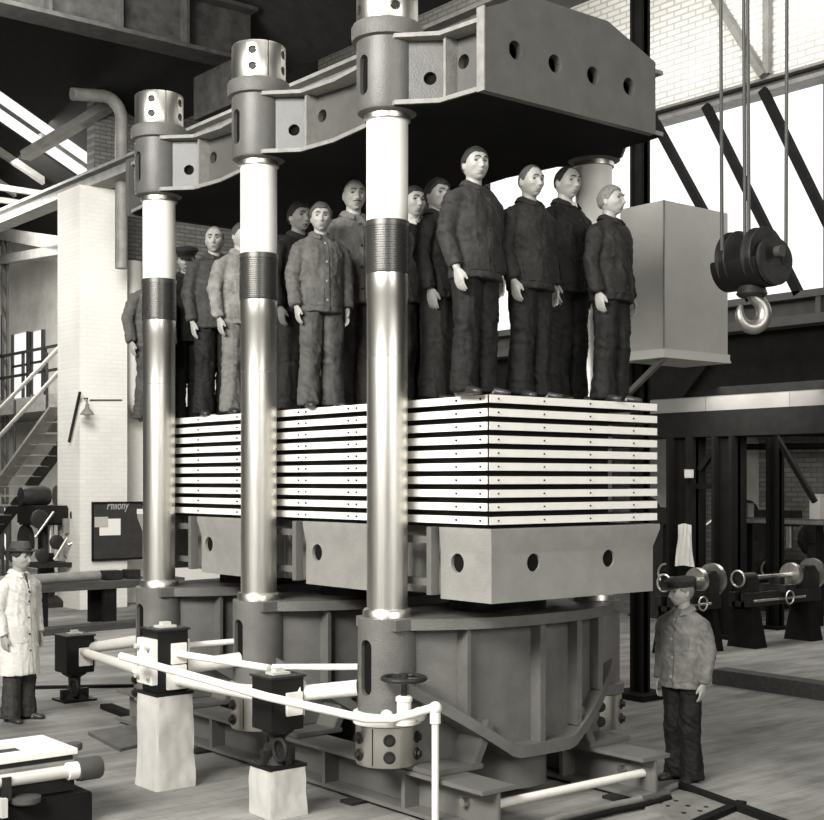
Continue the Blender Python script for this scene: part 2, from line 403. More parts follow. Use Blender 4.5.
ya = 9.6
CZ0 = 0.14
m = MB().box(-13, RX+0.25, ya, ya+0.5, 8.86, 8.92).box(-13, RX+0.25, ya+0.22, ya+0.28, 8.92, 9.66).box(-13, RX+0.25, ya, ya+0.5, 9.66, 9.72)
for i in range(17): m.box(-13+i*1.05, -12.95+i*1.05, ya+0.04, ya+0.46, 8.92, 9.66)
cb = tag(m.build('crane_bridge', 'bridge'), 'dark steel crane bridge girder spanning the hall near the roof', 'crane girder')
MB().box(RX-0.18, RX+0.18, ya-0.7, ya+1.2, 8.19, 8.86).build('end_carriage', 'bridge', cb)
# roof: dark slope falling to the right over the hall, with skylight strips far off
EX, EZ, SL = 6.0, 9.3, 0.5
def rz(x): return EZ + (EX - x) * SL
def roof_panel(x0, x1, y0, y1, dz=0.0, th=0.12):
    return MB().prism([(x0, rz(x0)+dz), (x1, rz(x1)+dz), (x1, rz(x1)+dz+th), (x0, rz(x0)+dz+th)], y0, y1, 'y')
def roofhit(px, py):
    d = ray(px, py); t = (EZ + (EX-CAM[0])*SL - CAM[2]) / (d[2] + d[0]*SL); return at_d(px, py, t)
s0, s1 = roofhit(0, 91), roofhit(0, 124)
yl0, yl1 = s0.y, s1.y
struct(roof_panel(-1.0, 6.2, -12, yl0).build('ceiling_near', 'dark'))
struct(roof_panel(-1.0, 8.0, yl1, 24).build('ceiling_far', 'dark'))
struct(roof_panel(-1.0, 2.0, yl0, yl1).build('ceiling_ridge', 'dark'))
struct(roof_panel(2.0, 8.0, yl0, yl1, 0.06, 0.03).build('window_5', 'window_far'))
struct(roof_panel(2.0, 7.9, yl1-0.75, yl1-0.70, -0.02, 0.08).build('skylight_bar', 'girder'), 'dark glazing bar across the sloping skylight')
m = MB()
for i in range(9): m.box(-1.0, 6.3, yl1+0.5+i*1.2, yl1+0.6+i*1.2, 8.7, 8.82)
for i in range(6): m.add(roof_panel(-1, 6.1, yl1+1.0+i*1.6, yl1+1.15+i*1.6, -0.16, 0.15).v, roof_panel(-1, 6.1, 0, 1).f)
struct(m.build('roof_purlins', 'girder_light'), 'row of pale roof timbers beyond the skylight')
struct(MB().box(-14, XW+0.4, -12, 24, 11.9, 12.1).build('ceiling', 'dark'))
struct(MB().box(-14, -13.7, 2.5, 30, FZ, 12).build('wall_left', brick('left_wall_brick', 0.25, 0.3, 0.18, 'Y')))
pa, pb = at_d(25,156,24.5), at_d(112,104,23.5)
struct(MB().beam(pa, pb, 0.22, 0.16).build('roof_strut', 'girder_light'), 'pale slanting roof strut crossing the skylight')
pa, pb = at_d(40,206,24.5), at_d(66,196,24.0)
# bays beyond the pier: white wall with windows, gallery and stair
FX = 8.0
farw = mat('limewashed_far_wall', 0.80, 0.9, 0, 0.15, 2)
struct(MB().box(FX, FX+0.3, YB+0.3, 34, FZ, 9).build('wall_far', farw))
def fw(px, py): return at_x(px, py, FX-0.02)
for i, (a, b, c, d) in enumerate(((-8, 3, 318, 395), (14, 29, 335, 397), (33, 44, 332, 393), (0, 4, 515, 580), (2, 10, 505, 560))):
    if i in (3,): continue
    p, q = fw(a, c), fw(b, d)
    struct(MB().box(FX-0.03, FX+0.05, min(p.y,q.y), max(p.y,q.y), min(p.z,q.z), max(p.z,q.z)).build('window_%d' % (6+i), 'window_far'))
    fr = MB(); ys = sorted((p.y, q.y)); zs = sorted((p.z, q.z))
    for yy in (ys[0], ys[1]): fr.box(FX-0.08, FX, yy-0.05, yy+0.05, zs[0], zs[1])
    fr.box(FX-0.08, FX, ys[0], ys[1], (zs[0]+zs[1])/2-0.03, (zs[0]+zs[1])/2+0.03)
    struct(fr.build('trim_%d' % (1+i), 'girder'))
for py, hh, lab in ((238, 0.28, 'pale cross girder below the skylight beyond the pier'), (272, 0.2, 'second pale cross girder lower beyond the pier')):
    pa = at_x(-20, py-8, 7.0); pb = at_x(64, py+6 if py<250 else py-22, 5.6)
    struct(MB().beam(pa, pb, 0.25, hh).build('cross_girder', 'girder_light'), lab)
pc = at_x(8, 400, 6.6)
m = MB().box(6.5, 6.56, pc.y-0.16, pc.y-0.12, FZ, 8.7).box(6.5, 6.56, pc.y+0.12, pc.y+0.16, FZ, 8.7)
for i in range(14): m.beam((6.53, pc.y-0.14, 0.6+i*0.58), (6.53, pc.y+0.14, 0.6+i*0.58+0.4), 0.04, 0.04)
struct(m.build('lattice_post', 'girder'), 'slim laced steel post far left beyond the pier')
GX = 6.2
g0, g1 = at_x(-30, 415, GX), at_x(58, 378, GX)
gz = at_x(20, 398, GX).z
m = MB().box(GX, FX, g1.y-0.6, g0.y+2, gz-0.35, gz)
struct(m.build('gallery_floor', 'girder_light'), 'pale edged gallery platform behind the white pier')
t = empty('gallery_railing', (GX, g1.y, gz), 'dark iron railing along the gallery edge', 'railing')
ysr = [g1.y-0.5 + i*1.25 for i in range(7)]
for yy in ysr: MB().box(GX, GX+0.06, yy-0.03, yy+0.03, gz, gz+1.05).build('post', 'iron', t)
for hz in (0.5, 1.02): MB().box(GX, GX+0.05, ysr[0], ysr[-1], gz+hz, gz+hz+0.06).build('rail', 'iron', t)
# stair going down to the left in front of the gallery
SX = 5.5
st0, st1 = at_x(57, 406, SX), at_x(-2, 487, SX)
t = empty('iron_stair', (SX, st1.y, FZ), 'open iron stair climbing to the gallery behind the white pier', 'stair')
d = st1 - st0
stb = st0 + d * ((st0.z - FZ) / (st0.z - st1.z))
for xx, nm in ((SX, 'stringer'), (SX+0.75, 'stringer')):
    MB().beam((xx, st0.y, st0.z), (xx, stb.y, stb.z), 0.06, 0.3, (1,0,0)).build(nm, 'girder_light' if xx == SX else 'iron', t)
n = 17
for i in range(n):
    p = st0.lerp(stb, (i+0.5)/n)
    MB().box(SX, SX+0.78, p.y-0.13, p.y+0.13, p.z+0.02, p.z+0.06).build('tread', 'girder_light', t)
for (a, b) in (((62,345),(-4,413)), ((62,369),(-4,440))):
    pa, pb = at_x(*a, SX-0.05), at_x(*b, SX-0.05); e = pa + (pb-pa)*1.9
    MB().cyl(pa, e, 0.045, 10).build('handrail', 'trimw', t)
for i in (1, 5, 9, 13):
    p = st0.lerp(stb, i/n)
    MB().cyl((SX-0.03, p.y, p.z), (SX-0.03, p.y, p.z+1.35), 0.03, 8).build('baluster', 'iron', t)

# ================================================================== THE PRESS
PW, PS = 2.07, 1.65         # column spacing across / along
COLS = [(0.0, PS*i) for i in range(3)] + [(PW, PS*i) for i in range(3)]
press = empty('hydraulic_press', (PW/2, PS, FZ), 'huge grey multi-platen hydraulic press with six steel columns in mid hall', 'press')
def mir(poly): return poly + [(PW - x, y) for x, y in reversed(poly)]
# --- columns
def ring_prof(segs):
    return [(r, z) for r, z in segs]
for cx, cy in COLS:
    c = MB().lathe([(0.141, 1.45), (0.141, 3.395)], (cx, cy, 0), 48).build('column', 'steel', press)
    MB().lathe([(0.1385, 3.395), (0.1385, 3.402), (0.141, 3.405), (0.141, 3.80), (0.146, 3.81), (0.146, 3.97)], (cx, cy, 0), 48).build('upper_shaft', 'steel_bright', c)
    pr = [(0.150, 3.97)]
    z = 3.975
    while z < 4.29: pr += [(0.152, z), (0.152, z+0.009), (0.146, z+0.011), (0.146, z+0.015)]; z += 0.0165
    pr += [(0.155, 4.295), (0.155, 4.33), (0.147, 4.335)]
    MB().lathe(pr, (cx, cy, 0), 48).build('threaded_ring', 'thread', c)
    MB().lathe([(0.144, 4.335), (0.144, 5.03)], (cx, cy, 0), 48).build('painted_head', 'white_coat', c)
    MB().lathe([(0.155, 5.02), (0.160, 5.025), (0.160, 5.075), (0.155, 5.08)], (cx, cy, 0), 48).build('gland_ring', 'steel_bright', c)
    MB().lathe([(0.170, 1.60), (0.170, 1.655), (0.160, 1.67), (0.150, 1.67)], (cx, cy, 0), 48).build('collar', 'steel_bright', c)
# --- crosshead
Z0, Z1 = 5.08, 5.53
def outline(flange):
    o = []
    if flange: pts = ((-0.82, 0.14), (-0.43, 0.105), (-0.21, -0.10), (0.16, -0.08), (0.30, 0.08), (0.75, 0.13))
    else: pts = ((-0.82, 0.29), (-0.43, 0.25), (-0.19, 0.0), (0.16, 0.0), (0.30, 0.2), (0.75, 0.28))
    for i in range(3):
        for u, v in pts: o.append((v, PS*i + u))
    o.append((pts[0][1], 3.3+0.82))
    return o
cross = MB().prism(mir(outline(True)), Z0, Z0+0.03, 'z').build('crosshead', 'edge', press)
MB().prism([(PW/2+(x-PW/2)*0.985, 1.65+(y-1.65)*0.995) for x, y in mir(outline(True))], Z0-0.006, Z0+0.01, 'z').build('underside_shade', 'dark', cross)  # near-black sheet, the underside's shade painted into its colour
MB().prism(mir(outline(True)), Z1, Z1+0.028, 'z').build('top_flange', 'edge', cross)
web = MB().prism(mir(outline(False)), Z0+0.03, Z1, 'z').build('web', 'upper', cross)
hc = []
for i in range(3):
    for hx, hy, hr in ((430, 78, 0.045), (465, 62, 0.05)):
        if hx == 430:
            p = at_d(430, 78, 8.70); nn = Vector((-0.72, -0.69, 0)); pp = p + Vector((0, PS*i, 0))
            hc.append(MB().cyl(pp + nn*0.3, pp - nn*0.12, hr, 20)); MB().cyl(pp - nn*0.045, pp - nn*0.055, hr*1.15, 20).build('hole_shade', 'pit_shade', web)
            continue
        p = at_x(hx, hy, 0.27); hc.append(MB().cyl((p.x-0.35, p.y+PS*i, p.z), (p.x+0.25, p.y+PS*i, p.z), hr, 20)); MB().cyl((p.x+0.03, p.y+PS*i, p.z), (p.x+0.04, p.y+PS*i, p.z), hr*1.25, 20).build('hole_shade', 'pit_shade', web)  # black discs paint the shade within the web holes
cut(web, [MB().box(0.38, PW-0.38, -0.9, 4.2, Z0+0.06, Z1-0.01)] + hc)
for i in range(3):
    for sx in (0, 1):
        x = lambda v: PW - v if sx else v
        a, b = sorted((x(0.15), x(0.29)))
        MB().box(a, b, PS*i-0.445, PS*i-0.42, Z0+0.03, Z1).build('rib', 'edge', cross)
fp = [(0.115, 5.06), (PW-0.285, 5.06), (PW-0.285, 5.58), (1.28, 5.765), (0.53, 5.765), (0.115, 5.59)]
for y0, lab in ((-0.87, 'front_plate'), (3.3+0.82, 'back_plate')):
    o = MB().prism(fp, y0, y0+0.06, 'y').build(lab, 'upper', cross)
    if y0 < 0:
        cut(o, [MB().cyl((v, -1.1, z), (v, -0.6, z), 0.062, 24) for v, z in ((0.39, 5.375), (0.755, 5.36), (1.13, 5.355), (1.50, 5.35))])
        hb = MB()
        # rim of bare metal down the near edge of the plate
        MB().box(0.105, 0.117, -0.875, -0.805, 5.06, 5.605).build('edge_strip', 'edge', o)
MB().prism([(0.6, 5.57), (1.26, 5.57), (1.26, 5.755), (0.6, 5.755)], -0.80, 4.12, 'y').build('spine', 'upper', cross)
for cx, cy in COLS:
    s = MB().lathe([(0.17, 5.06), (0.205, 5.075), (0.212, 5.10), (0.212, 5.56)], (cx, cy, 0), 48).build('sleeve', 'upper', cross)
    sgn = -1 if cx < 1 else 1
    sl = []
    for q in (math.radians(214), ):
        a = math.radians(182 if cx < 1 else 208)
        dx, dy = math.cos(a), math.sin(a)
        c0 = Vector((cx + dx*0.21, cy + dy*0.21, 0)); tx = Vector((-dy, dx, 0)); n = Vector((dx, dy, 0))
        poly = []
        for k in range(13): t = math.pi*k/12; poly.append((0.042*math.cos(t), 5.40+0.042*math.sin(t)))
        for k in range(13): t = math.pi + math.pi*k/12; poly.append((0.042*math.cos(t), 5.21+0.042*math.sin(t)))
        mk = MB().loft([[c0 - n*0.15 + tx*p + Vector((0,0,z)) for p, z in poly], [c0 + n*0.1 + tx*p + Vector((0,0,z)) for p, z in poly]])
        cut(s, [mk])
        MB().loft([[c0 - n*0.038 + tx*p + Vector((0,0,z)) for p, z in poly], [c0 - n*0.033 + tx*p + Vector((0,0,z)) for p, z in poly]]).build('hole_shade', 'pit_shade', s)  # black insert, the slot's inner shade as colour
    MB().lathe([(0.21, 5.555), (0.243, 5.565), (0.248, 5.60), (0.248, 5.655), (0.238, 5.675), (0.20, 5.68)], (cx, cy, 0), 48).build('flange_ring', 'casting', s)
    # split nut with bolt holes
    nu = MB().lathe([(0.205, 5.675), (0.212, 5.69), (0.212, 5.955), (0.205, 5.965), (0.14, 5.965)], (cx, cy, 0), 48).build('nut', 'steel', cross)
    hs = []
    for a in (208, 236-9, 262, 300):
        pass
    near = (cx, cy) == COLS[0]
    for a in ((247, 165, 330, 80) if near else (224, 302, 44, 122)):
        r = math.radians(a); dx, dy = math.cos(r), math.sin(r)
        for z in (5.76, 5.885):
            hs.append(MB().cyl((cx+dx*0.16, cy+dy*0.16, z), (cx+dx*0.3, cy+dy*0.3, z), 0.034, 16))
    r = math.radians(204 if near else 258); dx, dy = math.cos(r), math.sin(r)
    hs.append(MB().obox((cx+dx*0.21, cy+dy*0.21, 5.83), (-dy*0.006, dx*0.006, 0), (dx*0.03, dy*0.03, 0), (0, 0, 0.2)))
    cut(nu, hs)
    for a in ((247, 165) if near else (224, 302)):
        r = math.radians(a); dx, dy = math.cos(r), math.sin(r)
        for z in (5.76, 5.885):
            MB().cyl((cx+dx*0.17, cy+dy*0.17, z), (cx+dx*0.205, cy+dy*0.205, z), 0.026, 6).build('bolt', 'iron', nu)
# --- moving table under the platens
def table_outline(ins):
    o = []
    for i in range(3):
        for u, v in ((-0.84, 0.2), (-0.32, 0.2), (-0.32, 0.42), (0.32, 0.42), (0.32, 0.2), (0.81, 0.2)): o.append((v, PS*i+u))
    o = mir(o)
    if ins:
        return [(PW/2 + (x-PW/2)*(1-ins/0.8), 1.65 + (y-1.65)*(1-ins/2.4)) for x, y in o]
    return o
rings = []
for z, ins in ((1.745, 0.035), (2.07, 0.035), (2.20, 0.0), (2.235, 0.0)):
    rings.append([(x, y, z) for x, y in table_outline(ins)])
tab = MB().loft(rings).build('moving_table', 'table', press)
hc = []
for i in range(3): hc.append(MB().cyl((-0.1, PS*i-0.465, 1.995), (0.7, PS*i-0.465, 1.995), 0.066, 24))
for v in (0.62, 1.36): hc.append(MB().cyl((v, -1.2, 2.0), (v, -0.5, 2.0), 0.062, 24))
cut(tab, hc)
for i in range(3): MB().cyl((0.262, PS*i-0.465, 1.995), (0.27, PS*i-0.465, 1.995), 0.066, 24).build('hole_shade', 'pit_shade', tab)  # black discs for the shade inside the table holes
for v in (0.62, 1.36): MB().cyl((v, -0.785, 2.0), (v, -0.775, 2.0), 0.062, 24).build('hole_shade', 'pit_shade', tab)
for i in range(3):
    for sx in (0, 1):
        x = (lambda v: PW - v) if sx else (lambda v: v)
        m = MB()
        for u in (-0.27, 0.22): m.box(*sorted((x(0.17), x(0.24))), PS*i+u, PS*i+u+0.05, 1.77, 2.235)
        for z in (1.83, 2.12): m.box(*sorted((x(0.19), x(0.24))), PS*i-0.25, PS*i+0.25, z, z+0.05)
        m.build('guide_bracket', 'plate', tab)
for i in range(3):
    MB().lathe([(0.36, 1.56), (0.36, 1.75)], (PW/2, PS*i, 0), 40).build('ram', 'iron', press)
# --- base units, one per pair of columns
NV = 33
def uf(v):
    t = (v - PW/2)/(PW/2); return -0.20 - 0.32*(1 - abs(t)**2.6)
def zl(v):
    a = min(v, PW - v)
    z = 1.17 - 0.47*max(0, min(1, (a - 0.03)/0.72))
    return max(z, 0.695)
vs_ = [0.03 + (PW-0.06)*i/(NV-1) for i in range(NV)]
base = None
for i in range(3):
    cy = PS*i
    rr = []
    for v in vs_:
        f, b = cy + uf(v) + 0.13, cy - uf(v) - 0.13
        rr.append([(v, f, zl(v)), (v, b, zl(v)), (v, b, 1.54), (v, f, 1.54)])
    base = MB().loft(rr).build('base_casting', 'casting', press)
    lip = MB().loft([[(v, cy+uf(v), zl(v)-0.085), (v, cy+uf(v)+0.3, zl(v)-0.085), (v, cy+uf(v)+0.3, zl(v)), (v, cy+uf(v), zl(v))] for v in vs_]).build('belly_flange', 'casting', base)
    MB().loft([[(v, cy-uf(v)-0.3, zl(v)-0.085), (v, cy-uf(v), zl(v)-0.085), (v, cy-uf(v), zl(v)), (v, cy-uf(v)-0.3, zl(v))] for v in vs_]).build('belly_flange', 'casting', base)
    o = []
    for v in [-0.1] + vs_ + [PW+0.1]: o.append((v, cy + uf(max(0.03, min(PW-0.03, v)))))
    o2 = [(x, 2*cy - y) for x, y in reversed(o)]
    MB().prism(o + o2, 1.535, 1.61, 'z').build('top_flange', 'casting', base)
    for v in (0.40, 1.02, 1.42, 1.75):
        w = 0.05 if v > 0.5 else 0.03
        MB().box(v-w/2, v+w/2, cy+uf(v)+0.03, cy+uf(v)+0.16, zl(v), 1.54).build('rib', 'casting', base)
    MB().lathe([(0.36, FZ+0.1), (0.36, 0.60), (0.40, 0.69)], (PW/2, cy, 0), 40).build('cylinder_bottom', 'plate', base)
    for v0 in (0.06, PW-0.52):
        # foot on the beam: sole, web and slanting edge flange
        sgn = 1 if v0 < 1 else -1
        q = (lambda x: v0 + x) if sgn > 0 else (lambda x: v0 + 0.46 - x)
        m = MB()
        m.prism([(q(0), 0.57), (q(0.44), 0.57), (q(0.44), 0.61), (q(0), 0.61)], cy-0.44, cy+0.44, 'y')
        m.prism([(q(0.0), 0.61), (q(0.38), 0.61), (q(0.50), 0.90), (q(0.0), 1.08)], cy-0.18, cy+0.18, 'y')
        m.prism([(q(0.36), 0.60), (q(0.43), 0.60), (q(0.57), 0.86), (q(0.50), 0.90)], cy-0.42, cy+0.42, 'y')
        m.build('foot', 'casting', base, bevel=0.008)
    for cx in (0.0, PW):
        s = MB().lathe([(0.203, 0.96), (0.203, 1.612), (0.18, 1.615)], (cx, cy, 0), 48).build('sleeve', 'casting', base)
        a = math.radians(186 if cx < 1 else 200); dx, dy = math.cos(a), math.sin(a)
        c0 = Vector((cx + dx*0.2, cy + dy*0.2, 0)); tx = Vector((-dy, dx, 0)); n = Vector((dx, dy, 0))
        poly = [(0.05*math.cos(math.pi*k/12), 1.42+0.05*math.sin(math.pi*k/12)) for k in range(13)] + [(0.05*math.cos(math.pi+math.pi*k/12), 1.14+0.05*math.sin(math.pi+math.pi*k/12)) for k in range(13)]
        cut(s, [MB().loft([[c0 - n*0.15 + tx*p + Vector((0,0,z)) for p, z in poly], [c0 + n*0.1 + tx*p + Vector((0,0,z)) for p, z in poly]])])
        MB().loft([[c0 - n*0.038 + tx*p + Vector((0,0,z)) for p, z in poly], [c0 - n*0.033 + tx*p + Vector((0,0,z)) for p, z in poly]]).build('hole_shade', 'pit_shade', s)  # shade inside the slot, painted as a black insert
        MB().lathe([(0.20, 0.885), (0.235, 0.89), (0.235, 0.965), (0.215, 0.975), (0.2, 0.975)], (cx, cy, 0), 48).build('pipe_flange', 'pipe' if cx < 1 else 'casting', s)
        cl = MB().lathe([(0.14, 0.61), (0.212, 0.61), (0.218, 0.62), (0.218, 0.88), (0.20, 0.89)], (cx, cy, 0), 48).build('split_collar', 'steel_bright', base)
        bb = MB()
        for ang in (236, 172, 300, 20, 80):
            r = math.radians(ang); dx, dy = math.cos(r), math.sin(r)
            for z in (0.685, 0.80):
                m = MB().cyl((cx+dx*0.20, cy+dy*0.20, z), (cx+dx*0.226, cy+dy*0.226, z), 0.042, 20)
                m.cyl((cx+dx*0.22, cy+dy*0.22, z), (cx+dx*0.248, cy+dy*0.248, z), 0.026, 6)
                m.build('bolt', 'iron', cl)
        r = math.radians(205); dx, dy = math.cos(r), math.sin(r)
        MB().obox((cx+dx*0.219, cy+dy*0.219, 0.75), (-dy*0.003, dx*0.003, 0), (dx*0.002, dy*0.002, 0), (0,0,0.125)).build('split_line', 'black', cl)
# --- base beams
for bx in (0.20, PW-0.33):
    m = MB().box(bx-0.15, bx+0.15, -0.92, 4.25, 0.54, 0.57).box(bx-0.15, bx+0.15, -0.92, 4.25, 0.275, 0.305).box(bx-0.012, bx+0.012, -0.92, 4.25, 0.305, 0.54)
    bm_ = m.build('base_beam', 'plate', press, bevel=0.004)
    for y in (-0.1, 0.85, 1.65, 2.5, 3.3): MB().box(bx-0.14, bx+0.14, y-0.02, y+0.02, 0.305, 0.54).build('stiffener', 'plate', bm_)
    mm = MB().cyl((bx-0.06, -0.62, 0.43), (bx+0.06, -0.62, 0.43), 0.03, 6); mm.build('bolt', 'steel', bm_)
MB().cyl((0.21, -0.80, 0.43), (PW-0.34, -0.80, 0.43), 0.030, 16).build('tie_rod', 'pipe', press)
for bx in (0.20, PW-0.33):
    for y in (-0.7, 0.4, 1.5, 2.6, 3.7):
        tag(MB().box(bx-0.26, bx+0.26, y-0.07, y+0.07, FZ, 0.274).build('packing_strip', 'iron'), 'thin iron packing strip under a base beam of the press', 'packing', 'packing strips under the press beams')
# --- heating platens, each one a slab of its own
words = ('lowest', 'second lowest', 'third from bottom', 'fourth from bottom', 'fifth from bottom', 'sixth from bottom', 'fourth from top', 'third from top', 'second from top', 'topmost')
N = 10; zb_, pitch, th = 2.262, 0.0886, 0.0515
for i in range(N):
    z = zb_ + i*pitch
    t = empty('heating_platen', (1.03, 1.59, z), 'white edged heating platen, %s of the ten stacked in the press' % words[i], 'platen', 'white platens stacked in the press')
    body = MB().box(0.21, 1.84, -0.81, 3.99, z+0.004, z+th-0.004).build('slab', 'iron', t)
    MB().box(0.20, 0.215, -0.82, 4.0, z, z+th).build('side_strip', 'platen', t)
    MB().box(1.845, 1.86, -0.82, 4.0, z, z+th).build('side_strip', 'platen', t)
    MB().box(0.2, 1.86, -0.822, -0.805, z, z+th).build('front_strip', 'platen', t)
    MB().box(0.2, 1.86, 3.985, 4.002, z, z+th).build('end_strip', 'platen', t)
    m = MB()
    for y in (-0.74, -0.5, 0.62, 0.72, 1.28, 1.38, 2.2, 2.3, 2.95): m.cyl((0.19, y, z+th/2), (0.201, y, z+th/2), 0.007, 8)
    for x in (0.28, 0.7, 1.15, 1.6): m.cyl((x, -0.822, z+th/2), (x, -0.829, z+th/2), 0.006, 8)
    m.build('screw_heads', 'iron', t)['kind'] = 'stuff'
    # dark spacer frame beneath the slab (between it and the next one down)
    z0 = z - (pitch - th) if i else 2.237
    m = MB().box(0.26, 0.5, -0.76, 3.95, z0, z).box(0.5, 1.36, -0.76, -0.62, z0, z).box(0.5, 1.36, 3.8, 3.95, z0, z).box(1.36, 1.40, -0.76, 3.95, z0, z)
    m.box(1.6, 1.66, -0.3, -0.2, z0, z).box(1.6, 1.66, 3.4, 3.5, z0, z)
    m.build('spacer', 'black', t)
TOPZ = zb_ + 9*pitch + th

# ================================================================== THE PEOPLE
def remesh(mb, voxel, name, smooth_it=2):
    me = mb.mesh(name + '_src', None, 0)
    o = bpy.data.objects.new('tmp', me); C.objects.link(o)
    md = o.modifiers.new('r', 'REMESH'); md.mode = 'VOXEL'; md.voxel_size = voxel; md.use_smooth_shade = True
    if smooth_it:
        ms = o.modifiers.new('s', 'SMOOTH'); ms.factor = 0.5; ms.iterations = smooth_it
    bpy.context.view_layer.update()
    dg = bpy.context.evaluated_depsgraph_get()
    res = bpy.data.meshes.new_from_object(o.evaluated_get(dg)); res.name = name
    bpy.data.objects.remove(o); bpy.data.meshes.remove(me)
    res.polygons.foreach_set('use_smooth', [True]*len(res.polygons))
    return res
def gss(t, s): return math.exp(-(t/s)**2)
def head_fn(az, el, F):
    """point of the head surface (head-centre frame, face towards -y)"""
    d = Vector((math.sin(az)*math.cos(el), -math.cos(az)*math.cos(el), math.sin(el)))
    a, b, c = 0.0755*F.get('wide', 1), 0.097, 0.114
    pw_ = 2.4 if d.y < 0 else 2.1
    r = 1/math.sqrt((abs(d.x/a)**pw_ + abs(d.y/b)**pw_)**(2/pw_) + (d.z/c)**2)
    x, y, z = d.x*r, d.y*r, d.z*r
    k = max(0, min(1, (-0.015 - z)/0.095))
    x *= 1 - F.get('jaw', 0.21)*k*k
    if y > 0: y *= 1 - 0.42*k
    else: y *= 1 + 0.16*k
    if z > 0: x *= 1 + 0.05*gss(z-0.05, 0.03); 
    if y > 0 and z > 0: y *= 1.04
    if y < 0:
        f = min(1, -y/0.05); ax = abs(x)
        y += f*(-0.012*gss(z-0.028, 0.009)*gss(ax-0.024, 0.028)
                + 0.021*gss(z-0.007, 0.012)*gss(ax-0.030, 0.016)
                - 0.006*gss(z-0.006, 0.007)*gss(ax-0.031, 0.011)
                - 0.006*gss(z+0.022, 0.018)*gss(ax-0.047, 0.016)
                + 0.011*gss(z+0.054, 0.022)*gss(ax-0.048, 0.018)
                - 0.009*gss(z+0.058, 0.006)*gss(x, 0.021) - 0.009*gss(z+0.072, 0.0065)*gss(x, 0.018)
                + 0.008*gss(z+0.065, 0.004)*gss(x, 0.024) + 0.007*gss(z+0.084, 0.008)*gss(x, 0.02)
                - F.get('chin', 0.010)*gss(z+0.101, 0.016)*gss(x, 0.022))
        t = (0.022 - z)/0.056
        if 0 < t < 1.35:
            pr = t**1.3 if t < 1 else max(0, 1 - (t-1)/0.3)
            y -= f*F.get('nose', 0.028)*pr*gss(x, 0.0075 + 0.0065*min(t, 1)**2)
    return Vector((x, y, z))
